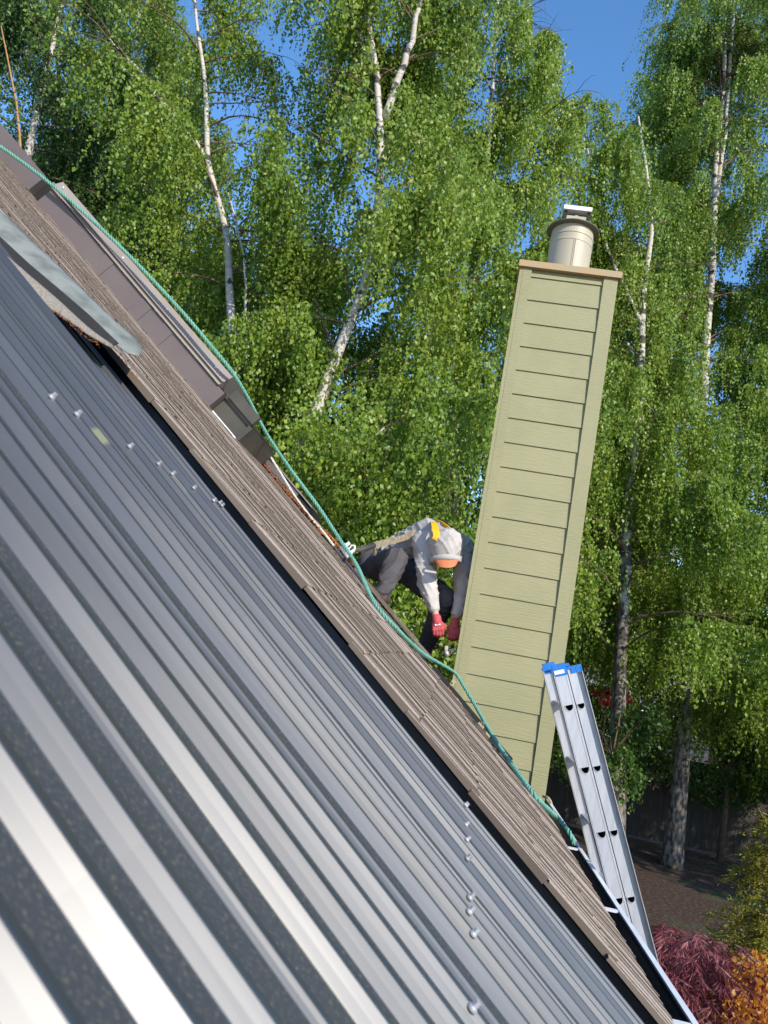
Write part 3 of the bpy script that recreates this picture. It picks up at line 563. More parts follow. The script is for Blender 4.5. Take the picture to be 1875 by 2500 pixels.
for (w0, w1, wc, u0, nr, off, nm) in ((-.038, .033, 0.0, -.165, 8, 0.0, 'fly'), (.037, .100, .056, -.165, 12, .004, 'base')):
    holes = [k*RUNG+off for k in range(nr)]; u1 = holes[-1]+.15 if nm == 'fly' else UG
    for side in (0, 1):
        mb = MB(); yw = 0.0 if side == 0 else WID
        sgn = 1 if side == 0 else -1
        if nm == 'fly':
            web(mb, w0, w1, yw, u0, u1, holes, .0205, wc)
            lbox(mb, u0, u1, w0, w0+.003, *sorted((yw, yw+sgn*.028))); lbox(mb, u0, u1, w1-.003, w1, *sorted((yw, yw+sgn*.028)))
            lbox(mb, u0, u1, w0+.008, w0+.011, yw-.0015, yw-.0002); lbox(mb, u0, u1, w1-.012, w1-.009, yw-.0015, yw-.0002)
        else:
            web(mb, w0, .0735, yw, u0, u1, holes, .0185, wc-.001)
            lbox(mb, u0, u1, .0735, w1, yw+sgn*.026-.0015, yw+sgn*.026+.0015); lbox(mb, u0, u1, w1, w1+.003, *sorted((yw-.001, yw+sgn*.03))); lbox(mb, u0, u1, w0-.003, w0, *sorted((yw, yw+sgn*.028)))
        mb.build('rail', M['alu'], lad)
    for h in holes:
        mb = MB(); hr = .0205 if nm == 'fly' else .0185
        pr_ = [(wc+q[0], h-hr*.45+q[1]) for q in dshape(0, hr)]; po = [(wc+q[0]*1.0, h-hr*.45-.001+q[1]) for q in dshape(0, hr*1.09)]
        k = len(pr_)
        for (yy0, yy1) in ((-.003, WID+.004),):
            mb.add([lw(q[1], q[0], yy0) for q in po]+[lw(q[1], q[0], yy1) for q in po], [(i, (i+1) % k, k+(i+1) % k, k+i) for i in range(k)])
            m2 = MB(); m2.add([lw(q[1], q[0], yy0) for q in pr_]+[lw(q[1], q[0], yy1) for q in pr_], [(k+i, k+(i+1) % k, (i+1) % k, i) for i in range(k)])
        rm = [(wc+q[0], h-hr*.45+q[1]-.0012) for q in dshape(0, hr*1.2)]
        for yy in (-.0028, -.0005):
            mb.add([lw(q[1], q[0], yy) for q in pr_]+[lw(q[1], q[0], yy) for q in rm], [(i, (i+1) % k, k+(i+1) % k, k+i) for i in range(k)])
        mb.add([lw(q[1], q[0], -.0028) for q in rm]+[lw(q[1], q[0], -.0005) for q in rm], [(i, (i+1) % k, k+(i+1) % k, k+i) for i in range(k)])
        ro = mb.build('rung', M['alu'], lad); m2.build('rung_bore', M['bore'], ro)
for (w0, w1, nm) in ((-.040, .035, 'a'), (.036, .104, 'b')):
    for yw in (0.0, WID):
        sg_ = 1 if yw == 0 else -1; mb = MB(); ys = sorted((yw-.004*sg_, yw+.034*sg_))
        lbox(mb, -.182, -.168, w0, w1, *ys)
        lbox(mb, -.172, -.148, w0+.014, w1-.004, *sorted((yw-.0045*sg_, yw+.002*sg_)))
        if nm == 'a': lbox(mb, -.205, -.182, w0+.008, w1-.004, *sorted((yw+.002*sg_, yw+.03*sg_)))
        else:
            for q in (.25, .6, .97): lbox(mb, -.172, -.150, w0+(w1-w0)*q-.003, w0+(w1-w0)*q, *sorted((yw-.006*sg_, yw+.03*sg_)))
        mb.build('end_cap', M['blue'], lad)
mb = MB(); lbox(mb, -.176, -.158, -.03, .018, -.0075, -.0048); mb.build('cap_label', M['white'], lad)
mb = MB()
lbox(mb, 3*RUNG+.055, 3*RUNG+.105, -.036, -.012, -.0028, -.0017); mb.build('sticker', M['white'], lad)
mb = MB(); lbox(mb, 3*RUNG+.060, 3*RUNG+.085, -.032, -.016, -.0038, -.0030); lbox(mb, 3*RUNG+.088, 3*RUNG+.100, -.030, -.025, -.0038, -.0030); mb.build('sticker_mark', M['blue'], lad)
for q in (-.02, WID-.04):
    mb = MB(); lbox(mb, UG-.06, UG+.02, .03, .11, q, q+.06); mb.build('ladder_shoe', M['darkhole'], lad)
# ------------------------------------------------------------------ the worker
def flesh(name, segs, m_, parent, vox=.012, smooth=4, rough_amp=0, flat=None):
    bm = bmesh.new()
    for (p, r1, q, r2) in segs:
        p, q = Vector([float(i) for i in p]), Vector([float(i) for i in q]); d = q-p; ln = d.length
        for c_, r_ in ((p, r1), (q, r2)): bmesh.ops.create_icosphere(bm, subdivisions=3, radius=r_, matrix=Matrix.Translation(c_))
        if ln > 1e-4:
            bmesh.ops.create_cone(bm, cap_ends=True, segments=20, radius1=r1, radius2=r2, depth=ln, matrix=Matrix.Translation((p+q)/2) @ d.to_track_quat('Z', 'Y').to_matrix().to_4x4())
    me = bpy.data.meshes.new(name); bm.to_mesh(me); bm.free(); o = bpy.data.objects.new(name, me); COL.objects.link(o)
    md = o.modifiers.new('r', 'REMESH'); md.mode = 'VOXEL'; md.voxel_size = vox
    ms = o.modifiers.new('s', 'SMOOTH'); ms.iterations = smooth; ms.factor = .5
    dg = bpy.context.evaluated_depsgraph_get(); me2 = bpy.data.meshes.new_from_object(o.evaluated_get(dg)); bpy.data.objects.remove(o); me2.name = name
    if rough_amp:
        co = np.empty(len(me2.vertices)*3, np.float32); me2.vertices.foreach_get('co', co); nr = np.empty_like(co); me2.vertices.foreach_get('normal', nr)
        co = co.reshape(-1, 3); nr = nr.reshape(-1, 3); f = 0; rw = np.random.RandomState(len(name))
        wp = np.stack([np.sin(co @ rw.normal(0, 9, 3)+i) for i in range(3)], 1)
        for k_ in range(4):
            kv = rw.normal(0, 1, 3); kv *= (26+11*k_)/np.linalg.norm(kv); msk = .5+.5*np.sin(co @ rw.normal(0, 8, 3)+k_*2)
            f = f+msk*(1-np.abs(np.sin(co @ kv+wp @ rw.normal(0, 1.3, 3))))**2
        co += nr*((f-.6)*rough_amp)[:, None]; me2.vertices.foreach_set('co', co.ravel()); me2.update()
    me2.materials.clear()
    return link(name, me2, m_, parent, True)
hip = at(935, 1380, 6.25)
man = thing('person', at(925, 1478, 5.5), 'worker crouching beside the chimney in grey hooded top, dark trousers and red gloves, reaching down', 'person')
head = at(1090, 1338, 5.74); nk = at(1072, 1312, 5.92); shL = at(1033, 1322, 5.9); shR = at(1130, 1335, 6.0); bk = at(1048, 1304, 6.06); ws = at(985, 1336, 6.2)
elL, wrL = at(1043, 1420, 5.76), at(1064, 1502, 5.70); elR, wrR = at(1131, 1440, 5.86), at(1113, 1512, 5.76)
hL, hR = at(1071, 1545, 5.69), at(1107, 1549, 5.735)
knL, anL = at(966, 1366, 5.74), at(936, 1445, 5.58); hipL, hipR = at(925, 1382, 6.16), at(985, 1385, 6.26); knR, anR = at(1085, 1462, 5.9), at(1030, 1600, 6.15)
dn = head-at(1090, 1280, 5.74); dn /= np.linalg.norm(dn)      # downwards in the figure
face = head+dn*.07+np.array([0, -.035, 0])
# body: one continuous surface under the clothes, with head, neck, wrists
hd = [(head, .088, face, .078), (face+YV*.02, .066, face+dn*.03+YV*.05, .04), (nk, .055, head, .06), (nk, .06, ws, .10), (ws, .10, hip, .11), (shL, .045, elL, .035), (elL, .035, wrL, .027), (wrL, .027, wrL+(hL-wrL)*.5, .022), (shR, .045, elR, .035), (elR, .035, wrR, .027), (wrR, .027, wrR+(hR-wrR)*.5, .022), (nk, .05, shL, .05), (nk, .05, shR, .05), (hip, .08, knL, .04), (knL, .04, anL, .025), (hip, .06, hipR, .06), (hipR, .06, knR, .04), (knR, .04, anR, .025)]
xr2 = np.cross(dn, -YV); xr2 /= np.linalg.norm(xr2)
hd += [(face+YV*-.045+dn*.0, .012, face+YV*-.052+dn*.02, .014)]
for s_ in (-1, 1): hd += [(face+xr2*s_*.08, .018, face+xr2*s_*.084+dn*.03, .014)]
flesh('body', hd, M['skin'], man, .010, 3)
for s_ in (-1, 1):
    mb = MB(); 
    for (rr, oo, nm) in ((.011, 0, 'e'),):
        c_ = face+xr2*s_*.031+YV*-.047-dn*.005; mb.lathe(c_, [(.001, -.011), (.008, -.008), (.011, 0), (.008, .008), (.001, .011)], 12)
    mb.build('eye', M['white'], man, True)
mb = MB(); c_ = face+dn*.05-YV*.035; mb.ribbon([c_-xr2*.022, c_, c_+xr2*.022], dn, .009, .008); mb.build('mouth', M['glove'], man)
# hooded sweatshirt
hs_ = [(head-dn*.018+YV*.015, .130, head+dn*.012, .124), (head+YV*.05, .115, nk, .115), (nk, .11, bk, .135), (bk, .135, ws, .125), (ws, .125, at(955, 1362, 6.25), .135), (nk, .10, shL, .088), (nk, .10, shR, .088), (shL, .092, elL, .074), (elL, .073, wrL-(wrL-elL)*.22, .048), (shR, .09, elR, .072), (elR, .070, wrR-(wrR-elR)*.22, .048)]
hood = flesh('hooded_sweatshirt', hs_, M['hoodie'], man, .008, 4, .011)
for (e_, w_) in ((elL, wrL), (elR, wrR)):
    d_ = (w_-e_)/np.linalg.norm(w_-e_); mb = MB(); mb.tube([w_-d_*.085, w_-d_*.08, w_-d_*.034, w_-d_*.03], [.038, .0405, .0385, .034], 20); mb.build('cuff', M['hoodie'], man, True)
# hood hem and centre seam
mb = MB(); rim = []
for k in range(25):
    a_ = math.pi*(k/24); rim.append(head+dn*(.088+.006*math.cos(2*a_))+xr2*.122*math.cos(a_)-YV*(.118*math.sin(a_))+dn*.0)
mb.ribbon(rim[::2], dn, .042, .012); mb.build('hood_hem', M['hoodie'], hood, True)
mb = MB(); sm = []
for k in range(15):
    a_ = R(-30+k*9); sm.append(head-xr2*.012-dn*.022-dn*(.135*math.sin(a_))*1.0-YV*(.127*math.cos(a_)))
sm = [head-xr2*.02-dn*(.018+.129*math.sin(R(q)))-YV*(.131*math.cos(R(q))-.015) for q in range(-35, 100, 9)]
mb.tube(sm, .0028, 6); mb.build('hood_seam', M['hoodie'], hood, True)
# cap bill below the hem
mb = MB(); vs_ = []; kb = 18
for lay in (0, 1):
    for j in range(7):
        for k in range(kb+1):
            a_ = math.pi*k/kb; t = j/6; rr = .098+.0*t
            vs_.append(face+dn*(.030+.065*t*math.sin(a_)**.6+lay*.004)+xr2*(.090-.012*t)*math.cos(a_)-YV*(.062+(.055+.055*t)*math.sin(a_))+dn*.004)
w_ = kb+1; of = 7*w_; fs = []
for j in range(6):
    for k in range(kb): q = j*w_+k; fs += [(q, q+1, q+w_+1, q+w_), (of+q, of+q+w_, of+q+w_+1, of+q+1)]
fs += [(6*w_+k, 6*w_+k+1, of+6*w_+k+1, of+6*w_+k) for k in range(kb)]+[(k+1, k, of+k, of+k+1) for k in range(kb)]
mb.add(vs_, fs); mb.build('cap_bill', M['capbill'], man, True)
# trousers
tr = [(hip, .14, hipL, .125), (hip, .14, hipR, .12), (hip, .14, at(955, 1365, 6.22), .13), (hipL, .12, knL, .098), (knL, .098, knL+(anL-knL)*.45, .080), (knL+(anL-knL)*.45, .078, anL+dn*.0, .055), (hipR, .12, knR, .088), (knR, .088, anR, .055), (at(905, 1376, 6.2), .115, hip, .13)]
flesh('trousers', tr, M['trouser'], man, .009, 4, .011)
for (an, kn) in ((anL, knL), (anR, knR)):
    dd = np.array([-.10, -.06, -.035]); b0_ = an+np.array([0, 0, -.045]); toe = b0_+np.array([-.13, -.07, -.012]) if an is anL else b0_+np.array([.03, -.16, -.02])
    bt = flesh('boot', [(an, .046, b0_, .048), (b0_+np.array([.02, .03, -.005]), .042, toe, .038)], M['boot'], man, .008, 3)
# gloves: palm, four fingers of unequal length curled round the tool, thumb from the side
tool_c = at(1092, 1578, 5.665)
def glove(wr, pc_, name, spread):
    ax = (pc_-wr); ax /= np.linalg.norm(ax); sd_ = spread-ax*(spread@ax); sd_ /= np.linalg.norm(sd_); nn = np.cross(ax, sd_)
    if nn[1] > 0: nn = -nn
    seg = [(wr-ax*.005, .034, wr+ax*.03, .034)]
    pal = wr+ax*.035
    for t in (-1, -.33, .33, 1): seg.append((wr+ax*.02+sd_*.016*t, .02, pal+ax*.045+sd_*.030*t, .0155))
    for t, ln in zip((-1, -.33, .33, 1), (.026, .033, .036, .031)):
        k0 = pal+ax*.05+sd_*.031*t; k1 = k0+ax*ln*.9-nn*.012; k2 = k1+ax*ln*.35-nn*ln*.75; k3 = k2-ax*ln*.45-nn*ln*.35
        seg += [(k0, .0118, k1, .0108), (k1, .0108, k2, .010), (k2, .010, k3, .009)]
    tb = pal+sd_*.026; seg += [(tb, .015, tb+sd_*.026+ax*.018-nn*.012, .0125), (tb+sd_*.026+ax*.018-nn*.012, .0125, tb+sd_*.030+ax*.046-nn*.022, .0105)]
    return flesh(name, seg, M['glove'], man, .0042, 2), pal, ax, sd_, nn
gl, palL, axL, sdL, nnL = glove(wrL+(wrL-elL)*.10, at(1073, 1568, 5.675), 'glove', IR)
gr, palR, axR, sdR, nnR = glove(wrR+(wrR-elR)*.10, at(1106, 1570, 5.71), 'glove', -IR)
mb = MB(); mb.obox(palL+axL*.012+nnL*.024, (sdL, axL, nnL), (.020, .006, .003)); mb.build('glove_tab', M['white'], gl)
# harness over the back
hy_ = -YV*.0
mb = MB(); mb.ribbon([at(1058, 1275, 5.98), at(1060, 1277, 5.80), at(1063, 1292, 5.70), at(1066, 1308, 5.655), at(1062, 1318, 5.655)], (1, 0, .1), .050, .006); hn = mb.build('harness', M['yellow'], man)
mb = MB(); mb.ribbon([at(1066, 1274, 5.98), at(1080, 1280, 5.85), at(1094, 1290, 5.80), at(1106, 1302, 5.80)], (0, -.7, .7), .042, .006); mb.build('shoulder_strap', M['yellow'], hn)
mb = MB(); mb.ribbon([at(1054, 1276, 6.02), at(1030, 1284, 6.05), at(1008, 1297, 6.07), at(996, 1308, 6.09)], (0, .6, .8), .06, .02); mb.ribbon([at(1060, 1276, 6.02), at(1090, 1284, 6.05), at(1125, 1310, 6.07)], (0, .6, .8), .05, .015); mb.build('back_pad', M['trouser'], hn)
# tool held between the hands
tl = thing('hand_tool', tool_c, 'small dark tool with metal tip held in the red gloves', 'tool')
mb = MB(); mb.tube([at(1076, 1584, 5.645), at(1088, 1582, 5.65), at(1108, 1578, 5.665)], [.012, .014, .012], 12); mb.build('handle', M['darkhole'], tl, True)
mb = MB(); mb.tube([at(1088, 1588, 5.64), at(1093, 1602, 5.64)], [.016, .018], 12); mb.tube([at(1104, 1584, 5.66), at(1110, 1594, 5.66)], [.013, .016], 10); mb.build('tip', M['screw'], tl, True)
mb = MB(); mb.obox(at(1090, 1582, 5.63), (IR, YV, ID), (.012, .008, .015)); mb.build('grip', M['cream'], tl)
# ------------------------------------------------------------------ trees
def inview(P, mg=260):
    d = P-EYE; dep = d@FW; x = 937.5+FPX*(d@IR)/dep; yv = 1250+FPX*(d@ID)/dep
    return (dep > .5) & (x > -mg) & (x < 1875+mg) & (yv > -mg-150) & (yv < 2500+mg)
def pix(P):
    d = P-EYE; dep = d@FW; return 937.5+FPX*(d@IR)/dep, 1250+FPX*(d@ID)/dep
def clump(P, ph, sc=1.0):
    q = P*sc
    return (np.sin(1.9*q[:, 0]+.7*q[:, 2]+ph)+np.sin(2.1*q[:, 1]-.9*q[:, 0]+2*ph)+np.sin(1.1*q[:, 2]+1.3*q[:, 1]+3*ph)+.6*np.sin(4.3*q[:, 0]+1.9*q[:, 2]+ph)+.6*np.sin(3.7*q[:, 1]+2.3*q[:, 2]-ph))
def leaves(rg, P, D, size, var=.25, wid=.82, fold=.12, horiz=.0):
    n_ = len(P); D = D/np.linalg.norm(D, axis=1)[:, None]
    a = rg.uniform(0, 2*np.pi, n_); nr = np.stack([np.cos(a), np.sin(a), rg.normal(0, .35, n_)], 1)
    nr = nr-D*(nr*D).sum(1)[:, None]; nr /= np.linalg.norm(nr, axis=1)[:, None]+1e-9; sdv = np.cross(D, nr)
    s = (size*(1+var*rg.normal(0, 1, n_)).clip(.45, 1.6))[:, None]
    V = np.empty((n_, 4, 3)); V[:, 0] = P; V[:, 2] = P+D*s; mid = P+D*s*.40
    V[:, 1] = mid+sdv*s*wid*.5+nr*s*fold; V[:, 3] = mid-sdv*s*wid*.5+nr*s*fold
    F = np.array([[0, 1, 2], [0, 2, 3]])[None]+(np.arange(n_)*4)[:, None, None]
    return V.reshape(-1, 3), F.reshape(-1, 3)
def interp_poly(P, t):
    P = np.array(P); d = np.r_[0, np.cumsum(np.linalg.norm(np.diff(P, axis=0), axis=1))]; d /= d[-1]
    return np.array([np.interp(t, d, P[:, i]) for i in range(3)])
STR = 34
def birch(seed, trunk, rad, zlo, zhi, Rmax, nl, label, cat='birch tree', extra=(), barkm='bark', leafm='leaf', size=.056, dens=1.3, gap=-1.2, slen=(.35, 1.25), spacing=.046, group='birch trees behind the house', name='birch_tree', ztop=None, gate=None, up=(.35, 1.0), strings=1.0, shape=1.0, front=.15):
    rg = np.random.RandomState(seed); base = np.array([trunk[0][0], trunk[0][1], 0.0]); T = thing(name, base, label, cat, group)
    # trunk with a little natural waver
    tp = [np.array(q, float) for q in trunk]; mb = MB(); Q = []; rr = []
    d = np.r_[0, np.cumsum([np.linalg.norm(tp[i+1]-tp[i]) for i in range(len(tp)-1)])]; nS = max(8, int(d[-1]/.25))
    for i in range(nS+1):
        t = i/nS; p = interp_poly(tp, t); Q.append(p+np.array([math.sin(9*t*d[-1]/6+seed), math.cos(7*t*d[-1]/6+seed), 0])*.015); rr.append(float(np.interp(t*d[-1], d, rad)*(1+.05*math.sin(17*t+seed)+rg.uniform(-.03, .03))))
    mb.tube(Q, rr, 12)
    for (ep, er) in extra:
        EQ = [interp_poly([np.array(q) for q in ep], i/14.)+rg.normal(0, .01, 3) for i in range(15)]; mb.tube(EQ, list(np.linspace(er[0], er[1], 15)), 8)
    mb.build('trunk', M[barkm], T, True)
    bmz = MB(); anchors = []; outs = []
    srcs = [(tp, 1.0)]+[([np.array(q) for q in ep], .8) for ep, er in extra]
    zs = np.array([q[2] for q in tp])
    for k in range(nl):
        P0, fac = srcs[0] if (k % 4 or len(srcs) == 1) else srcs[1+rg.randint(len(srcs)-1)]
        if P0 is tp: z = zlo+(min(zhi, zs[-1])-zlo)*((k+rg.uniform(0, 1))/nl); b0_ = np.array([np.interp(z, zs, [q[i] for q in tp]) for i in range(3)])
        else: b0_ = interp_poly(P0, rg.uniform(.15, 1)); z = b0_[2]
        h = (z-zlo)/max(zhi-zlo, .1); az = k*2.39996+rg.uniform(-.5, .5)
        if front < 9 and abs((az+math.pi/2+math.pi) % (2*math.pi)-math.pi) < front: az += math.pi*rg.uniform(.6, 1.4)
        Ln = Rmax*fac*(1-.5*max(h, 0)**shape)*rg.uniform(.6, 1.1); ou = np.array([math.cos(az), math.sin(az), 0]); el = rg.uniform(*up)
        pts = [b0_]; dv = ou*math.cos(el)+np.array([0, 0, math.sin(el)]); ns_ = 8
        for i in range(ns_):
            dv = dv+np.array([0, 0, -.10-.05*i/ns_])+rg.normal(0, .10, 3); dv /= np.linalg.norm(dv); pts.append(pts[-1]+dv*Ln/ns_)
        r0 = .006+.008*Ln
        if inview(np.array(pts), 300).any(): bmz.tube(pts, list(np.linspace(r0, .004, ns_+1)), 5, False, (1, 0, 0))
        nsub = int(5*dens*Ln/2)+3
        allb = [(pts, Ln, .25)]
        for j in range(nsub):
            t = rg.uniform(.2, 1.0); q0 = interp_poly(pts, t); a2 = az+rg.normal(0, .9); l2 = Ln*rg.uniform(.22, .5); dv = np.array([math.cos(a2), math.sin(a2), rg.uniform(.0, .7)]); pp = [q0]
            for i in range(5):
                dv = dv+np.array([0, 0, -.16])+rg.normal(0, .1, 3); dv /= np.linalg.norm(dv); pp.append(pp[-1]+dv*l2/5)
            if inview(np.array(pp), 300).any(): bmz.tube(pp, list(np.linspace(.006, .002, 6)), 4, False, (1, 0, 0))
            allb.append((pp, l2, .05))
        for (pp, ll, ta) in allb:
            na = max(4, int(ll*STR*strings)); 
            for t in rg.uniform(ta, 1.0, na): anchors.append(interp_poly(pp, t)); v = pp[-1]-pp[0]; outs.append(v/np.linalg.norm(v))
    A = np.array(anchors); O = np.array(outs); keep = inview(A)
    keep &= clump(A, seed*1.7, .9) > gap
    if gate is not None: keep &= gate(A, rg)
    A = A[keep]; O = O[keep]; n_ = len(A)
    ln = rg.uniform(*slen, n_)*np.where(rg.rand(n_) < .2, .5, 1)
    cnt = np.maximum(3, (ln/spacing).astype(int)); idx = np.repeat(np.arange(n_), cnt); off = np.arange(cnt.sum())-np.repeat(np.cumsum(cnt)-cnt, cnt)
    t = (off+rg.uniform(0, 1, len(off)))/cnt[idx]; l_ = ln[idx]
    a3 = rg.uniform(0, 2*np.pi, n_); O2 = O*np.array([1, 1, .3])+np.stack([np.cos(a3), np.sin(a3), np.zeros(n_)], 1)*.8
    hx_ = (.30*(1-np.exp(-2.2*t))*l_)[:, None]; ph = rg.uniform(0, 6.28, n_)[idx]
    P = A[idx]+O2[idx]*hx_+np.stack([.03*np.sin(5*t+ph), .03*np.cos(4*t+ph), -(l_*(t**1.25))+.10*l_*np.sin(np.pi*np.minimum(t*2, 1))], 1)
    P = P+rg.normal(0, .018, P.shape)
    if gate is not None and n_: 
        g2 = gate(P, rg); P = P[g2]; idx = idx[g2]
    D = np.stack([rg.normal(0, .42, len(P)), rg.normal(0, .42, len(P)), -np.ones(len(P))+rg.normal(0, .3, len(P))], 1)
    V, F = leaves(rg, P, D, size)
    tint = (.5+.10*clump(P, seed*.9, .6)/2+rg.normal(0, .2, len(P))).clip(0, 1)
    bigmesh('crown', V, F, M[leafm], T, np.repeat(tint, 4))
    # the hanging twigs
    sel = np.where(rg.rand(n_) < .08)[0]; tt = np.linspace(0, .95, 5)
    for i in sel:
        q = A[i]+O2[i]*(.30*(1-np.exp(-2.2*tt))*ln[i])[:, None]+np.stack([0*tt, 0*tt, -(ln[i]*tt**1.25)+.10*ln[i]*np.sin(np.pi*np.minimum(tt*2, 1))], 1); bmz.tube(q, .0022, 3, False, (1, 0, 0))
    bmz.build('branches', M['twig'], T, True)
    return len(P)
NL = 0
def trk(pts, Y): return [at(x, y, Y) for x, y in pts]
def down(pts):               # carry a trunk to the ground below its lowest seen point
    p = pts[0]; return [np.array([p[0]+.05, p[1], -.05]), np.array([p[0]+.02, p[1], p[2]*.5])]+pts
skyhole = lambda P, rg: ~((pix(P)[0] > 1300) & (pix(P)[0] < 1530) & (pix(P)[1] < 120+50*np.sin(pix(P)[0]/37.)))
# centre birch
tA = down(trk([(726, 1115), (770, 1015), (800, 925), (835, 830), (872, 740), (900, 660), (912, 580), (928, 480), (932, 380), (925, 270), (915, 170), (900, 60), (890, -80), (880, -260)], 10.4))
exA = [([at(938, 290, 10.4), at(958, 230, 10.35), at(990, 150, 10.3), at(1018, 40, 10.2), at(1040, -90, 10.1)], (.062, .03)), ([at(925, 190, 10.4), at(895, 120, 10.5), at(870, 60, 10.5), at(845, -40, 10.6)], (.045, .02)), ([at(745, 1290, 9.6), at(800, 1190, 9.5), at(880, 1095, 9.4), at(940, 1040, 9.3)], (.03, .012))]
NL += birch(21, tA, [.14, .13, .10, .09, .085, .08, .075, .07, .065, .062, .058, .05, .045, .04, .03, .02], 3.0, 15.4, 2.9, 66, 'big central birch with a white trunk that forks high above the crouching worker', extra=exA, gap=-.95, front=.55, dens=1.1)
# left birch
tB = down(trk([(578, 905), (566, 800), (558, 720), (556, 610), (548, 540), (528, 470), (508, 390), (505, 300), (498, 190), (480, 60), (470, -100), (462, -280)], 11.2))
exB = [([at(510, 395, 11.2), at(440, 300, 11.1), at(370, 220, 11.0), at(320, 150, 10.9), at(262, 95, 10.8)], (.045, .018)), ([at(600, 950, 11), at(600, 800, 11), at(598, 640, 11), at(560, 470, 11.1)], (.03, .012))]
NL += birch(33, tB, [.11, .10, .08, .075, .07, .064, .058, .05, .046, .04, .033, .028, .024, .018], 3.4, 15.2, 2.7, 60, 'birch with a pale trunk just right of the brown skylight end', extra=exB, gap=-.7, front=.55)
# mid birch beside the chimney
tC = down(trk([(1108, 1230), (1112, 1130), (1115, 1040), (1125, 900), (1150, 700), (1180, 480), (1200, 250), (1215, 40), (1220, -120), (1225, -300)], 13.0))
NL += birch(45, tC, [.13, .12, .10, .09, .085, .075, .065, .05, .035, .025, .02, .015], 3.4, 17.2, 2.9, 72, 'birch with a grey trunk close to the left side of the green chimney', gap=-.95, gate=skyhole, barkm='bark2')
# tree behind the chimney
tE = [np.array([*at(1530, 1900, 15.0)[:2], -.05])]+trk([(1512, 1720), (1515, 1600), (1530, 1300), (1558, 1000), (1566, 860), (1572, 720), (1590, 560), (1575, 400), (1560, 280)], 15.0)
NL += birch(57, tE, [.17, .14, .125, .10, .085, .075, .065, .05, .035, .02], 3.6, 13.2, 2.9, 66, 'birch standing behind the chimney top with a dark lower trunk', extra=[([at(1570, 800, 15), at(1480, 600, 14.8), at(1440, 420, 14.6), at(1420, 250, 14.5)], (.05, .015))], gap=-.8, gate=skyhole, barkm='bark2')
# right tall birch
tD = [np.array([*at(1640, 2130, 17.0)[:2], -.05])]+trk([(1645, 2060), (1655, 1950), (1662, 1880), (1672, 1700), (1680, 1500), (1690, 1300), (1705, 1130), (1718, 950), (1735, 700), (1748, 420), (1765, 200), (1770, 50), (1775, -150), (1780, -330)], 17.0)
NL += birch(69, tD, [.24, .20, .17, .16, .15, .135, .125, .115, .10, .08, .065, .055, .045, .035, .02], 2.4, 22.0, 3.4, 110, 'tall birch at the right with thick rugged foot against the dark fence', extra=[([at(1735, 560, 17), at(1770, 330, 17), at(1785, 120, 17), at(1800, -80, 17)], (.06, .03))], gap=-.95, size=.058, front=.35, barkm='bark2')
# far left birch
tF = down(trk([(60, 420), (85, 300), (108, 200), (140, 60), (165, -60), (180, -280)], 13.0))
NL += birch(81, tF, [.14, .12, .085, .07, .055, .045, .035, .02], 4.6, 17.5, 3.0, 60, 'darker birch at the far left beyond the top of the roof', leafm='leafdark', gap=-.7)
# right edge birch
tG = [np.array([7.4, 17.5, -.05]), np.array([7.45, 17.5, 6]), np.array([7.6, 17.5, 22])]
NL += birch(93, tG, [.2, .15, .04], 2.2, 21.5, 3.0, 86, 'birch half out of frame at the right edge', gap=-1.0, size=.058, barkm='bark2')
tH = [np.array([*at(1420, 1500, 20.5)[:2], -.05])]+trk([(1425, 1500), (1440, 1000), (1450, 600), (1455, 330)], 20.5)
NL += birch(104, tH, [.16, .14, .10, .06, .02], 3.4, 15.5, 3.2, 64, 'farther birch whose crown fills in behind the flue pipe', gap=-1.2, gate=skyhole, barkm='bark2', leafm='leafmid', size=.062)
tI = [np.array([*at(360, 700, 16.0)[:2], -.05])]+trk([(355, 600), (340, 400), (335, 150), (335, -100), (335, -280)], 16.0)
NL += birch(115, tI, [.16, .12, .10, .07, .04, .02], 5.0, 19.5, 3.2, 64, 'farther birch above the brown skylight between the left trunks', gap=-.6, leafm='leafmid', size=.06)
# thin orange stem far left
st = thing('sapling', at(48, 380, 9.0)*np.array([1, 1, 0]), 'thin orange stemmed sapling at the far left above the roof', 'sapling')
mb = MB(); p_ = at(52, 420, 9.0); mb.tube([np.array([p_[0], 9.0, -.02]), p_, at(48, 330, 9.0), at(40, 250, 9.0), at(20, 150, 9.0), at(2, 60, 9.0)], [.03, .022, .018, .015, .012, .008], 8); mb.build('stem', M['orangetwig'], st, True)
rg = np.random.RandomState(4); P = np.stack([interp_poly([at(52, 420, 9.0), at(48, 330, 9.0), at(40, 250, 9.0), at(2, 60, 9.0)], t) for t in rg.uniform(.1, 1, 260)])+rg.normal(0, .22, (260, 3)); V, F = leaves(rg, P, np.stack([rg.normal(0, .4, 260), rg.normal(0, .4, 260), -np.ones(260)], 1), .05)
bigmesh('crown', V, F, M['leafdark'], st, np.repeat(rg.rand(260), 4))
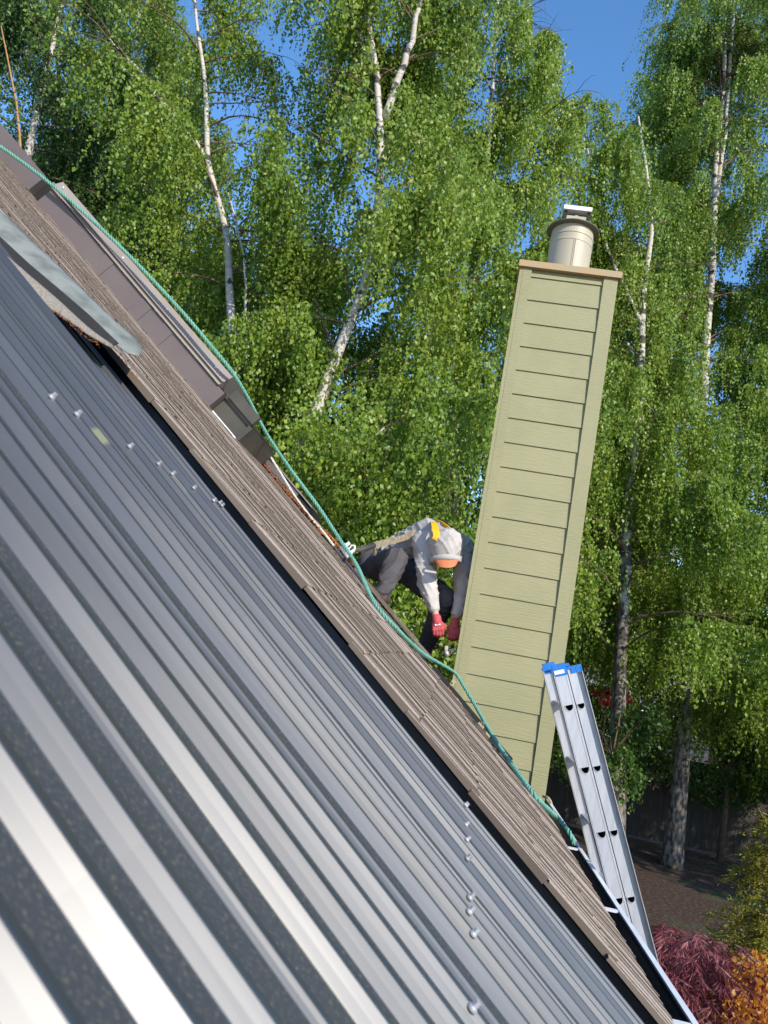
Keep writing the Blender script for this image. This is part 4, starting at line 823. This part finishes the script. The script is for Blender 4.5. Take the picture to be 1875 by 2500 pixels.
# generic leafy mass for bushes and far trees
def bush(seed, name, label, cat, c_, rad, n_, size, leafm, stem=None, barkm='twig', droop=-.3, group=None, lobes=14, wid=.8, gap=-.7, hang=0):
    rg = np.random.RandomState(seed); c_ = np.array(c_, float); rad = np.array(rad, float); T = thing(name, (c_[0], c_[1], 0), label, cat, group)
    mb = MB(); top = c_.copy(); mb.tube([np.array([c_[0], c_[1], -.05]), c_-np.array([0, 0, rad[2]*.5]), c_+np.array([.05, 0, rad[2]*.5])], [stem or .05, (stem or .05)*.8, .012], 8)
    lc = rg.normal(0, 1, (lobes, 3)); lc /= np.linalg.norm(lc, axis=1)[:, None]; lc = lc*rg.uniform(.35, .8, (lobes, 1)); lr = rg.uniform(.28, .5, lobes)
    for q in lc: mb.tube([c_-np.array([0, 0, rad[2]*.35]), c_+q*rad*.55+rg.normal(0, .03, 3), c_+q*rad], [.4*(stem or .05), .25*(stem or .05), .006], 5, False)
    mb.build('trunk', M[barkm], T, True)
    k = rg.randint(0, lobes, n_); d = rg.normal(0, 1, (n_, 3)); d /= np.linalg.norm(d, axis=1)[:, None]; r_ = rg.uniform(.25, 1, n_)**.45
    P = c_+(lc[k]+d*(lr[k]*r_)[:, None])*rad
    if hang: P[:, 2] -= hang*rg.rand(n_)**2
    P = P[(P[:, 2] > .03) & (clump(P, seed*2.3, 1.5) > gap)]
    P = P[inview(P, 300)] if len(P) else P
    D = np.stack([rg.normal(0, .6, len(P)), rg.normal(0, .6, len(P)), droop+rg.normal(0, .5, len(P))], 1)
    V, F = leaves(rg, P, D, size, wid=wid); bigmesh('crown', V, F, M[leafm], T, np.repeat((rg.normal(.5, .24, len(P))+.12*clump(P, seed, 2)/2).clip(0, 1), 4)); return len(P)
# leafy low trees behind the worker
p = at(900, 1250, 9.2); NL += bush(3, 'maple_tree', 'bright green low tree filling the space behind the crouching worker', 'tree', p, (1.7, 1.0, 1.9), 22000, .06, 'leaf', .06, droop=-1.1, lobes=46, hang=.9)
p = at(1060, 1500, 9.8); NL += bush(4, 'shrub', 'leafy green shrub low between the worker and the chimney', 'shrub', p, (1.0, .8, 1.2), 9000, .055, 'leaf', .05, droop=-.8)
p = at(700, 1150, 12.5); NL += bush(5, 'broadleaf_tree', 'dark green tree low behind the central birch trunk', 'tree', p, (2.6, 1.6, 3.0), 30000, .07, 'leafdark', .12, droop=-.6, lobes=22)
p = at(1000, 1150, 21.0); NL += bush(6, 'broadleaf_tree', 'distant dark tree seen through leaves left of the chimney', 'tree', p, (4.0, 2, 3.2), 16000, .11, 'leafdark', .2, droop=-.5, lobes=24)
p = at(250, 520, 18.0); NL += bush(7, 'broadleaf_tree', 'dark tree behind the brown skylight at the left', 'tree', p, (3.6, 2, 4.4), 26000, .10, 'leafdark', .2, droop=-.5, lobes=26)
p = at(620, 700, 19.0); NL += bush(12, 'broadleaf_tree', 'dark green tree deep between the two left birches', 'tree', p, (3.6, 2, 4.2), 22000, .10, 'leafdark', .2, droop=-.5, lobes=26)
p = at(1480, 1720, 18.2); NL += bush(8, 'shrub', 'dark green shrub along the fence right of the ladder top', 'shrub', (p[0], 18.2, 2.0), (2.2, .8, 1.2), 15000, .07, 'leafdark', .08, droop=-.6)
p = at(1800, 1690, 18.6); NL += bush(13, 'shrub', 'dark green shrub over the fence at the right edge', 'shrub', (p[0], 18.6, 2.3), (2.4, .8, 1.1), 15000, .07, 'leafdark', .08, droop=-.6)
p = at(1500, 1800, 14.0); NL += bush(19, 'shrub', 'dark green shrub right behind the upper half of the ladder', 'shrub', p, (.95, .6, .85), 9000, .06, 'leafdark', .018, droop=-.9, hang=.5)
# garden shrubs at the lower right
def laceleaf():
    rg = np.random.RandomState(15); c_ = at(1700, 2520, 7.6); T = thing('japanese_maple', (c_[0], c_[1], 0), 'low dome of feathery maroon maple leaves below the ladder', 'shrub'); c_[2] = 0
    mb = MB()
    for k in range(16):
        a_ = k*2.4; r_ = rg.uniform(.3, .9); mb.tube([c_, c_+np.array([.2*math.cos(a_), .2*math.sin(a_), .5]), c_+np.array([r_*math.cos(a_), r_*math.sin(a_), rg.uniform(.7, 1.05)])], [.03, .018, .006], 5)
    mb.build('trunk', M['twig'], T, True)
    n_ = 1500; a_ = rg.uniform(0, 6.283, n_); r_ = np.sqrt(rg.rand(n_))*1.15; z = 1.25*np.sqrt(np.maximum(0, 1-(r_/1.2)**2))*rg.uniform(.72, 1.05, n_)+.05*np.sin(a_*7)*r_
    B = c_+np.stack([r_*np.cos(a_), r_*np.sin(a_), z+.05], 1)
    # each leaf is a hand of narrow drooping fingers
    m_ = 9; idx = np.repeat(np.arange(n_), m_); aa = np.repeat(a_, m_)+rg.normal(0, 1.1, n_*m_)
    D = np.stack([np.cos(aa)*.8, np.sin(aa)*.8, rg.uniform(-1.1, -.1, n_*m_)], 1); V, F = leaves(rg, B[idx]+rg.normal(0, .012, (n_*m_, 3)), D, .115, .3, .13, .03)
    tint = np.repeat(rg.rand(n_), m_); bigmesh('crown', V, F, M['leafred'], T, np.repeat(tint, 4))
laceleaf()
p = at(1835, 2455, 7.2); NL += bush(16, 'shrub', 'shrub with golden orange leaves in the lower right corner', 'shrub', (p[0]+.12, 7.2, .70), (.66, .6, .70), 9000, .045, 'leaforange', .03, droop=.2, gap=-2)
def conifer():
    rg = np.random.RandomState(17); p_ = at(1850, 2330, 10.4); c_ = np.array([p_[0]+.25, 10.4, 0.0]); T = thing('yew_bush', c_, 'yellow green needled bush standing before the dark fence at the right', 'shrub')
    mb = MB(); mb.tube([c_, c_+np.array([0, 0, 2.1])], [.06, .01], 8); P = []; D = []
    for k in range(150):
        z = rg.uniform(.25, 2.2); a_ = k*2.4; L_ = (.80*(1-(z/2.5)**1.6)+.15)*rg.uniform(.7, 1.1); o_ = np.array([math.cos(a_), math.sin(a_), 0]); pts = [c_+np.array([0, 0, z])]; dv = o_+np.array([0, 0, .45])
        for i in range(6): dv = dv+np.array([0, 0, -.17]); dv /= np.linalg.norm(dv); pts.append(pts[-1]+dv*L_/6)
        mb.tube(pts, list(np.linspace(.012, .003, 7)), 4, False)
        for t in rg.uniform(.25, 1, 26):
            q = interp_poly(pts, t); l2 = rg.uniform(.08, .22); d2 = o_*.6+rg.normal(0, .5, 3)+np.array([0, 0, -.35]); d2 /= np.linalg.norm(d2)
            for u_ in np.linspace(0, 1, 9): P.append(q+d2*l2*u_); D.append(d2*.9+rg.normal(0, .6, 3))
    mb.build('trunk', M['twig'], T, True); P = np.array(P); D = np.array(D); V, F = leaves(rg, P, D, .042, .2, .30, .03); bigmesh('crown', V, F, M['leafyel'], T, np.repeat(rg.rand(len(P)), 4))
conifer()
p = at(1484, 1700, 16.5); NL += bush(18, 'shrub', 'small scarlet leaved shrub seen right of the ladder top', 'shrub', p, (.40, .3, .22), 1000, .07, 'leafscarlet', .02, gap=-9)
# shade trees standing outside the right of the frame
def offtree(seed, x, y, h, r_, n_):
    rg = np.random.RandomState(seed); T = thing('broadleaf_tree', (x, y, 0), 'leafy garden tree standing out of frame to the right', 'tree', 'garden trees out of frame'); mb = MB(); mb.tube([(x, y, -.05), (x, y, h*.4), (x+.1, y, h*.9)], [.16, .13, .04], 8); mb.build('trunk', M['oldbark'], T, True)
    d = rg.normal(0, 1, (n_, 3)); d /= np.linalg.norm(d, axis=1)[:, None]; P = np.array([x, y, h*.62])+d*(rg.rand(n_)**.4)[:, None]*np.array([r_, r_, h*.40]); P = P[clump(P, seed, 1.1) > -.9]
    V, F = leaves(rg, P, rg.normal(0, 1, P.shape)*np.array([1, 1, .5]), .16, .2, .8, .05); bigmesh('crown', V, F, M['leafdark'], T, np.repeat(rg.rand(len(P)), 4))
offtree(31, 11.6, 11.2, 8.0, 2.4, 6000)
offtree(32, 14.2, 9.0, 8.5, 2.6, 6000)
offtree(33, 15.0, 13.5, 9.0, 2.6, 6000)
# ------------------------------------------------------------------ fence and neighbours
M['fencewood'] = mat('dark_fence_wood', (.055, .042, .032), (.032, .024, .018), 4, (6, 6, .6), rough=.85, bump=.4)
FY = 19.3; zt = 1.95
fe = thing('fence', (4, FY, 0), 'dark brown board fence across the back of the garden', 'fence'); mb = MB(); x = -7.0; rg = random.Random(2)
while x < 16:
    mb.box((x, FY+rg.uniform(0, .008), .04), (x+.137, FY+.02, zt+rg.uniform(-.012, .012))); x += .142
mb.build('fence_boards', M['fencewood'], fe)
for z_ in (.4, 1.6):
    mb = MB(); mb.box((-7, FY+.022, z_), (16, FY+.06, z_+.09)); mb.build('rail', M['fencewood'], fe)
for k in range(10):
    mb = MB(); mb.box((-6.9+k*2.5, FY+.062, -.02), (-6.8+k*2.5, FY+.16, zt+.06)); mb.build('post', M['fencewood'], fe)
M['greyroof'] = mat('grey_roof_shingle', (.26, .26, .28), (.19, .19, .21), 1.2, (1, 4, 9), rough=.8, bump=.5, bscale=6)
M['nwall'] = mat('pale_wall', (.45, .43, .40), rough=.8)
M['terra'] = mat('terracotta_wall', (.52, .24, .12), (.44, .19, .10), 2, rough=.8)
nY = 29.0; e0 = at(1570, 1735, nY); r0_ = at(1560, 1560, nY+4.0)
nh = thing('neighbour_house', (e0[0], nY+3, 0), 'grey roofed neighbouring house glimpsed through the birch leaves beyond the fence', 'house'); xa, xb = e0[0]-5.5, e0[0]+2.2
mb = MB(); mb.hexa([(xa, nY, e0[2]), (xb, nY, e0[2]), (xb, nY+4, r0_[2]), (xa, nY+4, r0_[2]), (xa, nY, e0[2]+.15), (xb, nY, e0[2]+.15), (xb, nY+4, r0_[2]+.15), (xa, nY+4, r0_[2]+.15)])
mb.hexa([(xa, nY+4.01, r0_[2]), (xb, nY+4.01, r0_[2]), (xb, nY+8, e0[2]), (xa, nY+8, e0[2]), (xa, nY+4.01, r0_[2]+.15), (xb, nY+4.01, r0_[2]+.15), (xb, nY+8, e0[2]+.15), (xa, nY+8, e0[2]+.15)])
k = 0; sl_ = (r0_[2]-e0[2])/4.0
while k < 22:
    yy = nY+.02+k*.18; zz = e0[2]+.15+sl_*(yy-nY); mb.hexa([(xa, yy, zz+.004), (xb, yy, zz+.004), (xb, yy+.19, zz+.19*sl_+.002), (xa, yy+.19, zz+.19*sl_+.002), (xa, yy, zz+.03), (xb, yy, zz+.03), (xb, yy+.19, zz+.19*sl_+.006), (xa, yy+.19, zz+.19*sl_+.006)]); k += 1
mb.build('roof', M['greyroof'], nh)
mb = MB(); mb.box((xa+.3, nY+.4, 0), (xb-.3, nY+7.6, e0[2]+.12)); mb.build('wall', M['nwall'], nh)
mb = MB(); mb.box((xa, nY-.12, e0[2]-.02), (xb, nY-.002, e0[2]+.12)); mb.build('gutter', M['white'], nh)
for k in range(3):
    mb = MB(); x = xa+1.2+k*2.2; mb.box((x, nY+.37, .9), (x+.9, nY+.398, 1.9)); wi = mb.build('window', M['charcoal'], nh); mb = MB(); mb.box((x-.06, nY+.36, .84), (x+.96, nY+.369, .9)); mb.build('sill', M['white'], wi)
o0 = at(1862, 1760, 27.0); ob = thing('outbuilding', (o0[0]+1.2, 28.5, 0), 'terracotta walled outbuilding glimpsed at the right edge above the fence', 'outbuilding')
mb = MB(); xw = o0[0]-.6; zq = o0[2]+.35
mb.add([(xw, 27.2, 0), (xw+4, 27.2, 0), (xw+4, 27.2, zq), (xw+2, 27.2, zq+1.1), (xw, 27.2, zq), (xw, 30, 0), (xw+4, 30, 0), (xw+4, 30, zq), (xw+2, 30, zq+1.1), (xw, 30, zq)], [(0, 1, 2, 3, 4), (9, 8, 7, 6, 5), (0, 4, 9, 5), (1, 6, 7, 2)]); mb.build('wall', M['terra'], ob)
mb = MB(); mb.hexa([(xw-.2, 27, zq-.10), (xw+2, 27, zq+1.11), (xw+2, 30.2, zq+1.11), (xw-.2, 30.2, zq-.10), (xw-.2, 27, zq), (xw+2, 27, zq+1.21), (xw+2, 30.2, zq+1.21), (xw-.2, 30.2, zq)])
mb.hexa([(xw+2.003, 27, zq+1.11), (xw+4.2, 27, zq-.10), (xw+4.2, 30.2, zq-.10), (xw+2.003, 30.2, zq+1.11), (xw+2.003, 27, zq+1.21), (xw+4.2, 27, zq), (xw+4.2, 30.2, zq), (xw+2.003, 30.2, zq+1.21)]); mb.build('roof', M['greyroof'], ob)
